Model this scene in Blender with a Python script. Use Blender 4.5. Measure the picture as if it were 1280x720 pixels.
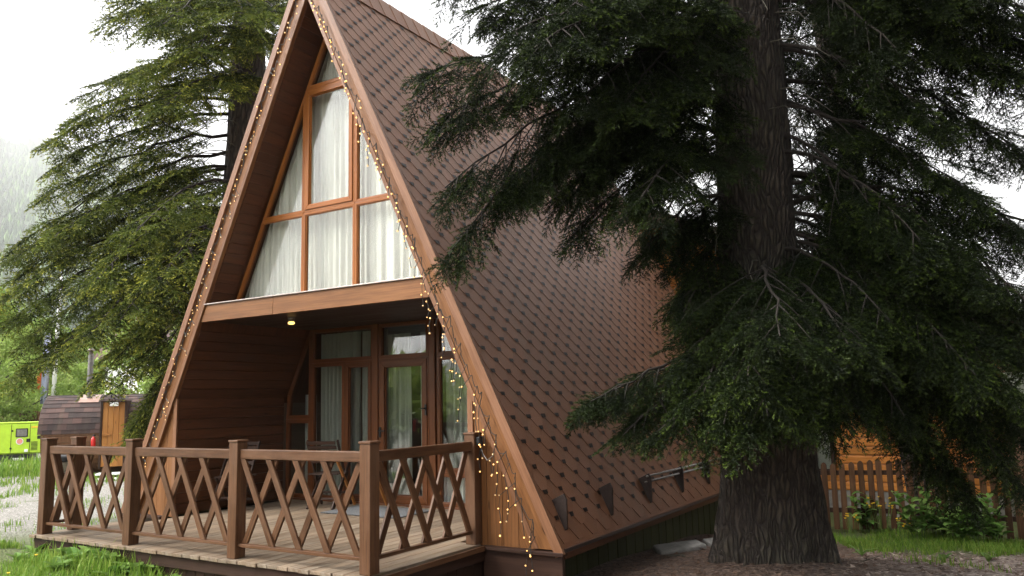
import bpy, bmesh, math, random
import numpy as np
from mathutils import Vector, Matrix

for o in list(bpy.data.objects): bpy.data.objects.remove(o)
S = bpy.context.scene
COL = S.collection
R = math.radians

# ------------------------------------------------------------------ camera
CAM = np.array((4.4251, -4.9108, 1.3602))
_yaw, _pit, _rol, FPX = R(31.7749), R(7.9863), R(-1.3936), 990.51
FW = np.array((-math.sin(_yaw)*math.cos(_pit), math.cos(_yaw)*math.cos(_pit), math.sin(_pit)))
_r = np.array((math.cos(_yaw), math.sin(_yaw), 0.0)); _u = np.cross(_r, FW)
RT = _r*math.cos(_rol)+_u*math.sin(_rol); UPV = -_r*math.sin(_rol)+_u*math.cos(_rol)
cam = bpy.data.objects.new('camera', bpy.data.cameras.new('camera')); COL.objects.link(cam)
cam.data.sensor_width = 36; cam.data.lens = FPX/1280*36
cam.data.clip_start = .05; cam.data.clip_end = 9000
cam.matrix_world = Matrix(((RT[0], UPV[0], -FW[0], CAM[0]), (RT[1], UPV[1], -FW[1], CAM[1]), (RT[2], UPV[2], -FW[2], CAM[2]), (0, 0, 0, 1)))
S.camera = cam
def AT(px, py, d):
    """the world point seen at (px,py) of the 1280x720 photograph, d metres along the view"""
    return CAM + (FW + RT*(px-640)/FPX - UPV*(py-360)/FPX)*d

# ------------------------------------------------------------------ sky, sun, exposure
SUN = np.array((-0.50, -0.52, 0.69)); SUN = SUN/np.linalg.norm(SUN)
W = bpy.data.worlds.new('World'); S.world = W; W.use_nodes = True
nt = W.node_tree; nt.nodes.clear()
sky = nt.nodes.new('ShaderNodeTexSky'); sky.sky_type = 'NISHITA'; sky.sun_disc = False
sky.sun_elevation = math.asin(SUN[2]); sky.sun_rotation = math.atan2(SUN[0], SUN[1])
sky.air_density = 1.0; sky.dust_density = 4.0; sky.ozone_density = 1.0
hsv = nt.nodes.new('ShaderNodeHueSaturation'); hsv.inputs['Saturation'].default_value = .05
bg = nt.nodes.new('ShaderNodeBackground'); bg.inputs['Strength'].default_value = .15
wo = nt.nodes.new('ShaderNodeOutputWorld')
nt.links.new(sky.outputs[0], hsv.inputs['Color']); nt.links.new(hsv.outputs[0], bg.inputs[0]); nt.links.new(bg.outputs[0], wo.inputs[0])
sl = bpy.data.lights.new('sun', 'SUN'); sl.energy = 1.0; sl.angle = R(22); sl.color = (1, .91, .79)
so = bpy.data.objects.new('sun', sl); COL.objects.link(so)
so.rotation_euler = Vector(SUN).to_track_quat('Z', 'Y').to_euler()
S.view_settings.view_transform = 'Standard'; S.view_settings.look = 'None'
S.view_settings.exposure = 2.2; S.view_settings.gamma = 1; S.view_settings.use_curve_mapping = False

# ------------------------------------------------------------------ materials
def mat(name):
    m = bpy.data.materials.new(name); m.use_nodes = True
    n = m.node_tree.nodes; b = n['Principled BSDF']
    return m, n, m.node_tree.links, b
def mixc(n, l, fac, a, b, mode='MIX'):
    x = n.new('ShaderNodeMix'); x.data_type = 'RGBA'; x.blend_type = mode
    for i, v in ((0, fac), (6, a), (7, b)):
        if hasattr(v, 'is_linked') or hasattr(v, 'links'): l.new(v, x.inputs[i])
        else: x.inputs[i].default_value = v if i == 0 else (tuple(v)+(1,) if len(v) == 3 else v)
    return x.outputs[2]
def ramp(n, l, src, stops):
    r = n.new('ShaderNodeValToRGB'); l.new(src, r.inputs[0]); e = r.color_ramp.elements
    while len(e) < len(stops): e.new(.5)
    for k, (p, c) in enumerate(stops):
        e[k].position = p; e[k].color = (c, c, c, 1) if isinstance(c, (int, float)) else tuple(c)+(1,)
    return r.outputs[0]
def noise(n, l, vec, scale, detail=4, rough=.55, mapping=None):
    t = n.new('ShaderNodeTexNoise'); t.inputs['Scale'].default_value = scale
    t.inputs['Detail'].default_value = detail; t.inputs['Roughness'].default_value = rough
    if mapping is not None:
        mp = n.new('ShaderNodeMapping'); mp.inputs['Scale'].default_value = mapping; l.new(vec, mp.inputs[0]); vec = mp.outputs[0]
    l.new(vec, t.inputs[0]); return t.outputs['Fac']
def bump(n, l, b, h, strength, dist):
    x = n.new('ShaderNodeBump'); x.inputs['Strength'].default_value = strength; x.inputs['Distance'].default_value = dist
    l.new(h, x.inputs['Height']); l.new(x.outputs[0], b.inputs['Normal'])
def math2(n, l, op, a, b=None):
    x = n.new('ShaderNodeMath'); x.operation = op
    for i, v in enumerate((a, b)):
        if v is None: continue
        if isinstance(v, (int, float)): x.inputs[i].default_value = v
        else: l.new(v, x.inputs[i])
    return x.outputs[0]

def wood(name, dark, light, rough=.5, vary=.35, weather=None, bumpd=.0015):
    """grain runs along U of the UV map (metres along each board)"""
    m, n, l, b = mat(name)
    uv = n.new('ShaderNodeUVMap').outputs[0]
    g = noise(n, l, uv, 1, 6, .65, (2.2, 55, 1)); g2 = noise(n, l, uv, 1, 3, .5, (.8, 7, 1))
    gg = math2(n, l, 'ADD', math2(n, l, 'MULTIPLY', g, .6), math2(n, l, 'MULTIPLY', g2, .4))
    c = mixc(n, l, ramp(n, l, gg, ((.40, 0.), (.60, 1.))), dark, light)
    kn = n.new('ShaderNodeTexVoronoi'); kmp = n.new('ShaderNodeMapping'); kmp.inputs['Scale'].default_value = (1.7, 9, 1); l.new(uv, kmp.inputs[0]); l.new(kmp.outputs[0], kn.inputs[0]); kn.inputs['Scale'].default_value = 1
    c = mixc(n, l, ramp(n, l, kn.outputs['Distance'], ((.045, .75), (.10, 0.))), c, tuple(x*.35 for x in dark))
    isl = n.new('ShaderNodeNewGeometry').outputs['Random Per Island']
    ob = n.new('ShaderNodeObjectInfo').outputs['Random']
    v = math2(n, l, 'FRACT', math2(n, l, 'ADD', isl, ob))
    v = math2(n, l, 'ADD', math2(n, l, 'MULTIPLY', v, vary), 1-vary/2)
    hs = n.new('ShaderNodeHueSaturation'); l.new(c, hs.inputs['Color']); l.new(v, hs.inputs['Value']); c = hs.outputs[0]
    if weather:
        w = noise(n, l, uv, 1, 5, .7, (1.6, 6, 1)); c = mixc(n, l, ramp(n, l, w, ((.45, 0.), (.72, .75))), c, weather)
    l.new(c, b.inputs['Base Color'])
    l.new(ramp(n, l, g2, ((.2, rough-.1), (.8, rough+.12))), b.inputs['Roughness'])
    b.inputs['Specular IOR Level'].default_value = .22
    bump(n, l, b, g, .5, bumpd)
    return m
def plain(name, c, rough=.5, metal=0, nscale=0, nvar=.3, bumpd=0):
    m, n, l, b = mat(name)
    b.inputs['Base Color'].default_value = tuple(c)+(1,); b.inputs['Roughness'].default_value = rough; b.inputs['Metallic'].default_value = metal
    if nscale:
        tc = n.new('ShaderNodeTexCoord').outputs['Object']
        f = noise(n, l, tc, nscale, 5, .6)
        l.new(mixc(n, l, ramp(n, l, f, ((.3, 0.), (.7, 1.))), tuple(x*(1-nvar) for x in c), tuple(min(1, x*(1+nvar)) for x in c)), b.inputs['Base Color'])
        if bumpd: bump(n, l, b, f, .6, bumpd)
    return m

M = {}
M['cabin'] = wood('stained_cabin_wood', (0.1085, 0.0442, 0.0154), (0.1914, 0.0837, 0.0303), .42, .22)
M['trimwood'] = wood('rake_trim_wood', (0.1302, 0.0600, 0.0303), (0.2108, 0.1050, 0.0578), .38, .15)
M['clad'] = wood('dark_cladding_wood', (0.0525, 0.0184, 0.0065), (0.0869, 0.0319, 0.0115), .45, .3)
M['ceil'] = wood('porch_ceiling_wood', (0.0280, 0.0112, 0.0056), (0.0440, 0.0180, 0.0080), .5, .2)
M['orange'] = wood('orange_window_wood', (0.1860, 0.0589, 0.0121), (0.2728, 0.0961, 0.0220), .35, .12)
M['frame'] = wood('dark_door_frame_wood', (0.0798, 0.0255, 0.0076), (0.1260, 0.0418, 0.0126), .35, .12)
M['rail'] = wood('railing_wood', (0.0458, 0.0202, 0.0092), (0.1012, 0.0470, 0.0216), .45, .3, weather=(0.1276, 0.0689, 0.0400))
M['deck'] = wood('weathered_deck_boards', (0.1100, 0.0743, 0.0468), (0.2035, 0.1513, 0.1040), .55, .45, weather=(0.2310, 0.1980, 0.1560))
M['under'] = wood('dark_skirt_wood', (0.0225, 0.0099, 0.0063), (0.0383, 0.0180, 0.0108), .6, .25)
M['skirt'] = wood('green_brown_skirting', (0.0200, 0.0225, 0.0070), (0.0425, 0.0425, 0.0130), .6, .35)
M['logwall'] = wood('orange_log_wall', (0.4095, 0.1462, 0.0312), (0.5850, 0.2438, 0.0585), .4, .25)
M['fence'] = wood('fence_picket_wood', (.058, .027, .013), (.115, .058, .028), .6, .4)
M['sauna'] = wood('sauna_plank_wood', (0.1125, 0.0525, 0.0263), (0.1875, 0.0938, 0.0488), .5, .35)
M['saunadoor'] = wood('sauna_door_wood', (.30, .12, .03), (.42, .19, .055), .45, .2)
M['oldwood'] = wood('old_dark_wood', (0.0300, 0.0150, 0.0102), (0.0540, 0.0288, 0.0192), .55, .3)
M['black'] = plain('black_metal', (.012, .012, .012), .45, .3)
M['iron'] = plain('dark_brown_steel', (.022, .013, .010), .5, .4, 40, .3)
M['flash'] = plain('grey_metal_flashing', (0.2940, 0.2520, 0.2310), .35, .6, 12, .2)
M['steel'] = plain('weathered_steel', (.20, .19, .18), .4, .7, 15, .3)
M['wire'] = plain('black_cable', (.012, .012, .010), .6)
M['concrete'] = plain('pale_concrete', (0.2160, 0.2040, 0.1860), .9, 0, 9, .3, .01)
M['lime'] = plain('lime_green_enamel', (.44, .66, .035), .35, 0, 5, .08)
M['white'] = plain('white_paint', (.80, .80, .77), .5, 0, 8, .05)
M['red'] = plain('red_enamel', (.62, .02, .015), .35)
M['pinkbadge'] = plain('pale_red_badge', (.72, .26, .22), .4)
M['yellow'] = plain('amber_sticker', (.80, .50, .03), .4)
M['rubber'] = plain('grey_rubber_mat', (.12, .125, .13), .8, 0, 60, .3, .003)
M['patch'] = plain('pinkish_metal_sheet', (.34, .22, .18), .4, .3, 10, .15)
M['flagblue'] = plain('faded_blue_cloth', (.42, .45, .60), .8, 0, 6, .2)
M['flagred'] = plain('orange_red_cloth', (.75, .18, .04), .8)
M['room'] = plain('dim_room_plaster', (0.1200, 0.0840, 0.0540), .8)
M['whitewall'] = plain('white_plaster', (.78, .78, .76), .8, 0, 4, .06)
M['tan'] = plain('tan_plaster', (.26, .15, .095), .8, 0, 3, .2)
M['brownroof'] = plain('brown_metal_roof', (.12, .075, .058), .5, 0, 14, .3)
M['petal'] = plain('yellow_petals', (.80, .50, .01), .6)

def glass(name, r0):
    m, n, l, b = mat(name); n.remove(b)
    t = n.new('ShaderNodeBsdfTransparent'); t.inputs[0].default_value = (.94, .95, .93, 1)
    g = n.new('ShaderNodeBsdfGlossy'); g.inputs['Roughness'].default_value = .012
    tc = n.new('ShaderNodeTexCoord').outputs['Object']
    h = noise(n, l, tc, 2.2, 1, .4); bp = n.new('ShaderNodeBump'); bp.inputs['Strength'].default_value = .10; bp.inputs['Distance'].default_value = .02
    l.new(h, bp.inputs['Height']); l.new(bp.outputs[0], g.inputs['Normal'])
    lw = n.new('ShaderNodeLayerWeight'); lw.inputs['Blend'].default_value = .5
    fr = math2(n, l, 'ADD', math2(n, l, 'MULTIPLY', math2(n, l, 'POWER', lw.outputs['Facing'], 4), .9), r0)
    mx = n.new('ShaderNodeMixShader')
    l.new(fr, mx.inputs[0])
    l.new(t.outputs[0], mx.inputs[1]); l.new(g.outputs[0], mx.inputs[2]); l.new(mx.outputs[0], n['Material Output'].inputs[0])
    return m
M['glass'] = glass('window_glass', .10); M['glass_up'] = glass('clear_window_glass', .045)
def cloth(name, c, tr):
    m, n, l, b = mat(name)
    uv = n.new('ShaderNodeUVMap').outputs[0]
    f = noise(n, l, uv, 1, 4, .6, (4, 60, 1))
    cc = mixc(n, l, ramp(n, l, f, ((.35, 0.), (.65, 1.))), tuple(x*.86 for x in c), c)
    l.new(cc, b.inputs['Base Color']); b.inputs['Roughness'].default_value = .9
    t = n.new('ShaderNodeBsdfTranslucent'); l.new(cc, t.inputs[0])
    mx = n.new('ShaderNodeMixShader'); mx.inputs[0].default_value = tr
    l.new(b.outputs[0], mx.inputs[1]); l.new(t.outputs[0], mx.inputs[2]); l.new(mx.outputs[0], n['Material Output'].inputs[0])
    return m
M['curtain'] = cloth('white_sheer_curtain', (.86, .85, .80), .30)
M['curtain_low'] = cloth('shaded_white_curtain', (0.4036, 0.4297, 0.3906), .25)  # white curtain, porch shade and green reflection put into its colour
def emit(name, c, s):
    m, n, l, b = mat(name); b.inputs['Base Color'].default_value = (.6, .5, .3, 1)
    b.inputs['Emission Color'].default_value = tuple(c)+(1,); b.inputs['Emission Strength'].default_value = s
    return m
M['bulb'] = emit('warm_bulb_glow', (1, .44, .09), .5)
_n = M['bulb'].node_tree.nodes; _l = M['bulb'].node_tree.links
_l.new(math2(_n, _l, 'ADD', math2(_n, _l, 'MULTIPLY', math2(_n, _l, 'POWER', _n.new('ShaderNodeObjectInfo').outputs['Random'], 1.8), .95), .08), _n['Principled BSDF'].inputs['Emission Strength'])
M['lamp'] = emit('warm_lamp_glow', (1, .58, .16), .55)

def shingle_mat(name, c1, c2, dashc, dashes=True):
    m, n, l, b = mat(name)
    at = n.new('ShaderNodeAttribute'); at.attribute_name = 'tint'
    uv = n.new('ShaderNodeUVMap').outputs[0]
    gr = noise(n, l, uv, 420, 2, .6); bl = noise(n, l, uv, 1.3, 5, .65, (1, .45, 1)); st = noise(n, l, uv, 1, 5, .7, (5, .5, 1))
    c = mixc(n, l, at.outputs['Fac'], c1, c2)
    c = mixc(n, l, ramp(n, l, gr, ((.35, .55), (.65, 0.))), c, tuple(x*.45 for x in c1))
    c = mixc(n, l, ramp(n, l, bl, ((.42, .0), (.72, .30))), c, tuple(x*.62 for x in c1))
    c = mixc(n, l, ramp(n, l, st, ((.50, .0), (.75, .45))), c, (.10, .085, .06))
    if dashes:
        d = n.new('ShaderNodeAttribute'); d.attribute_name = 'dash'
        c = mixc(n, l, d.outputs['Fac'], c, dashc)
    l.new(c, b.inputs['Base Color']); b.inputs['Roughness'].default_value = .5
    b.inputs['Specular IOR Level'].default_value = .26
    bump(n, l, b, gr, .5, .002)
    return m
M['shingle'] = shingle_mat('hexagonal_bitumen_shingle', (.198, .088, .047), (.255, .122, .070), (.012, .006, .004))
M['shingle2'] = shingle_mat('mottled_sauna_shingle', (.035, .021, .019), (.12, .062, .05), (.02, .01, .01), False)

def bark_mat(name, c1, c2, sc=1):
    m, n, l, b = mat(name)
    tc = n.new('ShaderNodeTexCoord').outputs['Object']
    warp = n.new('ShaderNodeTexNoise'); warp.inputs['Scale'].default_value = 3.0; l.new(tc, warp.inputs[0])
    wv = n.new('ShaderNodeMix'); wv.data_type = 'RGBA'; wv.blend_type = 'ADD'; wv.inputs[0].default_value = .13
    l.new(tc, wv.inputs[6]); l.new(warp.outputs['Color'], wv.inputs[7]); v = wv.outputs[2]
    mp = n.new('ShaderNodeMapping'); mp.inputs['Scale'].default_value = (24*sc, 24*sc, 3.4*sc); l.new(v, mp.inputs[0])
    vo = n.new('ShaderNodeTexVoronoi'); vo.feature = 'DISTANCE_TO_EDGE'; vo.inputs['Scale'].default_value = 1; l.new(mp.outputs[0], vo.inputs[0])
    cr = ramp(n, l, vo.outputs['Distance'], ((.0, .0), (.30, 1.)))
    f = noise(n, l, v, 1, 6, .7, (30*sc, 30*sc, 6*sc)); big = noise(n, l, tc, 1.1, 3, .6)
    c = mixc(n, l, ramp(n, l, f, ((.3, 0.), (.7, 1.))), c1, c2)
    c = mixc(n, l, ramp(n, l, big, ((.4, 0.), (.7, .35))), c, (.045, .06, .03))
    c = mixc(n, l, cr, tuple(x*.5 for x in c1), c)
    l.new(c, b.inputs['Base Color']); b.inputs['Roughness'].default_value = .9
    h = math2(n, l, 'ADD', cr, math2(n, l, 'MULTIPLY', f, .7)); bump(n, l, b, h, 1.0, .05)
    return m
M['bark'] = bark_mat('furrowed_spruce_bark', (.045, .032, .024), (.105, .080, .062))
M['bark2'] = bark_mat('distant_spruce_bark', (.07, .052, .042), (.13, .10, .08), .6)
M['limb'] = plain('shaded_limb_bark', (.016, .0115, .008), .9, 0, 15, .4)  # shade inside the crown painted into the limb colour
M['deadtwig'] = plain('lichen_grey_twig', (.075, .07, .05), .9, 0, 20, .3)
M['lichen'] = plain('pale_hanging_lichen', (.40, .42, .30), .9)

def leaf_mat(name, old, mid, new, trans=.25, rough=.5):
    """attribute 'lf': R = how young the shoot is, G = random per spray"""
    m, n, l, b = mat(name)
    at = n.new('ShaderNodeAttribute'); at.attribute_name = 'lf'
    sp = n.new('ShaderNodeSeparateColor'); l.new(at.outputs['Color'], sp.inputs[0])
    c = mixc(n, l, sp.outputs[1], old, mid)
    c = mixc(n, l, sp.outputs[0], c, new)
    l.new(c, b.inputs['Base Color']); b.inputs['Roughness'].default_value = rough; b.inputs['Specular IOR Level'].default_value = .12
    t = n.new('ShaderNodeBsdfTranslucent'); l.new(c, t.inputs[0])
    mx = n.new('ShaderNodeMixShader'); mx.inputs[0].default_value = trans
    l.new(b.outputs[0], mx.inputs[1]); l.new(t.outputs[0], mx.inputs[2]); l.new(mx.outputs[0], n['Material Output'].inputs[0])
    return m
M['needle_shaded'] = leaf_mat('shaded_spruce_needles', (.0040, .0075, .0022), (.0125, .0215, .0048), (.075, .115, .014), .18)  # dimness of the backlit boughs darkened into the needle colour
M['needle_lit'] = leaf_mat('sunlit_spruce_needles', (.012, .021, .005), (.105, .140, .026), (.54, .55, .085), .32)  # light falling on the left spruce put into the needle colour
M['needle_far'] = leaf_mat('far_spruce_needles', (0.0048, 0.0096, 0.0048), (0.0132, 0.0228, 0.0084), (0.0240, 0.0390, 0.0096), .15)
M['leaf'] = leaf_mat('sunlit_deciduous_leaves', (.15, .24, .045), (.25, .36, .08), (.38, .46, .13), .35)  # sunlight on the far trees painted into the leaf colour
M['grass'] = leaf_mat('fresh_grass_blades', (0.0969, 0.1941, 0.0233), (0.1681, 0.2975, 0.0389), (0.2846, 0.3622, 0.0776), .35, .45)
M['weed'] = leaf_mat('broad_weed_leaves', (0.0843, 0.1800, 0.0338), (0.1462, 0.2700, 0.0562), (0.2475, 0.3375, 0.1013), .3, .35)
M['hillforest'] = leaf_mat('hillside_conifers', (0.0300, 0.0612, 0.0280), (0.0675, 0.1224, 0.0420), (0.1500, 0.2520, 0.0700), .1)

# ------------------------------------------------------------------ object helpers
def tag(o, label=None, cat=None, group=None, kind=None):
    if label: o['label'] = label
    if cat: o['category'] = cat
    if group: o['group'] = group
    if kind: o['kind'] = kind
    return o
def thing(name, label, cat, loc=(0, 0, 0), rz=0, group=None):
    o = bpy.data.objects.new(name, None); COL.objects.link(o); o.location = loc; o.rotation_euler = (0, 0, rz)
    o.empty_display_size = .1
    return tag(o, label, cat, group)
def link(name, me, parent=None, loc=None, m=None):
    o = bpy.data.objects.new(name, me); COL.objects.link(o)
    if m is not None: me.materials.append(m)
    if parent is not None: o.parent = parent
    if loc is not None: o.location = loc
    return o
def kids(o): return [c for c in bpy.data.objects if c.parent == o]
def copy_tree(o, parent=None):
    c = o.copy(); COL.objects.link(c); c.parent = parent
    for ch in kids(o): copy_tree(ch, c)
    return c

class MB:
    def __init__(s): s.v = []; s.f = []; s.uv = []
    def face(s, pts, uvs=None):
        i = len(s.v); s.v += [tuple(p) for p in pts]; s.f.append(tuple(range(i, i+len(pts))))
        s.uv += uvs if uvs else [(p[0], p[1]) for p in pts]
    def hexa(s, c8, axis=0, off=None):
        """c8: corners 000,100,010,110,001,101,011,111 in a local frame; grain along axis"""
        if off is None: off = (random.random()*20, random.random()*20)
        P = [np.array(p, float) for p in c8]
        d = [np.linalg.norm(P[1]-P[0]), np.linalg.norm(P[2]-P[0]), np.linalg.norm(P[4]-P[0])]
        i0 = len(s.v); s.v += [tuple(p) for p in P]
        for q in ((0, 2, 3, 1), (4, 5, 7, 6), (0, 1, 5, 4), (2, 6, 7, 3), (0, 4, 6, 2), (1, 3, 7, 5)):
            s.f.append(tuple(i0+k for k in q))
            for k in q:
                loc = [(k & 1)*d[0], ((k >> 1) & 1)*d[1], ((k >> 2) & 1)*d[2]]
                u = loc[axis]; vv = sum(loc[j]*(1 if j < 2 else .83) for j in range(3) if j != axis)
                s.uv.append((u+off[0], vv+off[1]))
    def box(s, x0, x1, y0, y1, z0, z1, axis=None):
        d = (x1-x0, y1-y0, z1-z0)
        if axis is None: axis = max(range(3), key=lambda k: d[k])
        s.hexa([(x, y, z) for z in (z0, z1) for y in (y0, y1) for x in (x0, x1)], axis)
    def bar(s, a, b, w, h, up=(0, 0, 1)):
        """bar from a to b, width w across, height h along up"""
        a = np.array(a, float); b = np.array(b, float); t = (b-a)/np.linalg.norm(b-a)
        up = np.array(up, float); sd = np.cross(t, up); sd /= np.linalg.norm(sd); up = np.cross(sd, t)
        s.hexa([a*(1-i)+b*i+sd*w*(j-.5)+up*h*(k-.5) for k in (0, 1) for j in (0, 1) for i in (0, 1)], 0)
    def prism(s, poly, y0, y1, plane='xz'):
        """extrude a 2-D polygon along the third axis"""
        def P(a, b, y): return (a, y, b) if plane == 'xz' else ((a, b, y) if plane == 'xy' else (y, a, b))
        n = len(poly); e = [math.dist(poly[i], poly[(i+1) % n]) for i in range(n)]
        k = max(range(n), key=lambda i: e[i]); a, b = poly[k], poly[(k+1) % n]
        t = ((b[0]-a[0])/e[k], (b[1]-a[1])/e[k]); off = (random.random()*20, random.random()*20)
        def U(p, y): return (p[0]*t[0]+p[1]*t[1]+off[0], -p[0]*t[1]+p[1]*t[0]+off[1]+(y-y0))
        i = len(s.v)
        s.v += [P(*p, y0) for p in poly]+[P(*p, y1) for p in poly]
        s.f.append(tuple(i+j for j in range(n))); s.uv += [U(p, y0) for p in poly]
        s.f.append(tuple(i+n+j for j in reversed(range(n)))); s.uv += [U(p, y1) for p in reversed(poly)]
        for j in range(n):
            q = (j+1) % n; s.f.append((i+j, i+n+j, i+n+q, i+q)); s.uv += [U(poly[j], y0), U(poly[j], y1), U(poly[q], y1), U(poly[q], y0)]
    def tube(s, pts, rad, n=6, cap=True):
        pts = [np.array(p, float) for p in pts]; m = len(pts); i0 = len(s.v); L = 0
        if not hasattr(rad, '__len__'): rad = [rad]*m
        for k, p in enumerate(pts):
            t = pts[min(k+1, m-1)]-pts[max(k-1, 0)]; t = t/(np.linalg.norm(t)+1e-9)
            a = np.cross(t, (0, 0, 1) if abs(t[2]) < .95 else (1, 0, 0)); a /= np.linalg.norm(a); b = np.cross(t, a)
            for j in range(n):
                an = 2*math.pi*j/n; s.v.append(tuple(p+(a*math.cos(an)+b*math.sin(an))*rad[k]))
        for k in range(m-1):
            L2 = L+np.linalg.norm(pts[k+1]-pts[k])
            for j in range(n):
                q = (j+1) % n
                s.f.append((i0+k*n+j, i0+k*n+q, i0+(k+1)*n+q, i0+(k+1)*n+j))
                s.uv += [(L, j*.03), (L, (j+1)*.03), (L2, (j+1)*.03), (L2, j*.03)]
            L = L2
        if cap:
            for e, rv in ((0, 1), (m-1, 0)):
                r = [i0+e*n+j for j in range(n)]
                if rv == 0: pass
                else: r = r[::-1]
                s.f.append(tuple(r)); s.uv += [(0, 0)]*n
    def lathe(s, c, prof, n=20):
        s.tube([(c[0], c[1], c[2]+z) for r, z in prof], [max(r, .0005) for r, z in prof], n)
    def build(s, name, m, parent=None, bevel=0, smooth=False, loc=None, seg=2):
        me = bpy.data.meshes.new(name); me.from_pydata(s.v, [], s.f); 
        uv = me.uv_layers.new(name='UVMap'); uv.data.foreach_set('uv', np.array(s.uv, np.float32).ravel())
        bm = bmesh.new(); bm.from_mesh(me); bmesh.ops.recalc_face_normals(bm, faces=bm.faces); bm.to_mesh(me); bm.free()
        if smooth: me.polygons.foreach_set('use_smooth', [True]*len(me.polygons))
        o = link(name, me, parent, loc, M[m] if isinstance(m, str) else m)
        if bevel:
            b = o.modifiers.new('bevel', 'BEVEL'); b.width = bevel; b.segments = seg; b.limit_method = 'ANGLE'; b.angle_limit = R(40)
        return o

def inset(poly, w):
    n = len(poly); area = sum(poly[i][0]*poly[(i+1) % n][1]-poly[(i+1) % n][0]*poly[i][1] for i in range(n))
    sg = 1 if area > 0 else -1; L = []
    for i in range(n):
        a, b = poly[i], poly[(i+1) % n]; d = math.dist(a, b); nx, ny = -(b[1]-a[1])/d*sg, (b[0]-a[0])/d*sg
        L.append((a[0]+nx*w, a[1]+ny*w, b[0]-a[0], b[1]-a[1]))
    out = []
    for i in range(n):
        x1, y1, dx1, dy1 = L[i-1]; x2, y2, dx2, dy2 = L[i]; D = dx1*dy2-dy1*dx2
        t = ((x2-x1)*dy2-(y2-y1)*dx2)/D; out.append((x1+dx1*t, y1+dy1*t))
    return out
def ring(mb, poly, w, y0, y1):
    """mitred frame: one board per edge"""
    q = inset(poly, w); n = len(poly)
    for i in range(n):
        j = (i+1) % n; mb.prism([poly[i], poly[j], q[j], q[i]], y0, y1)
    return q

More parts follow.
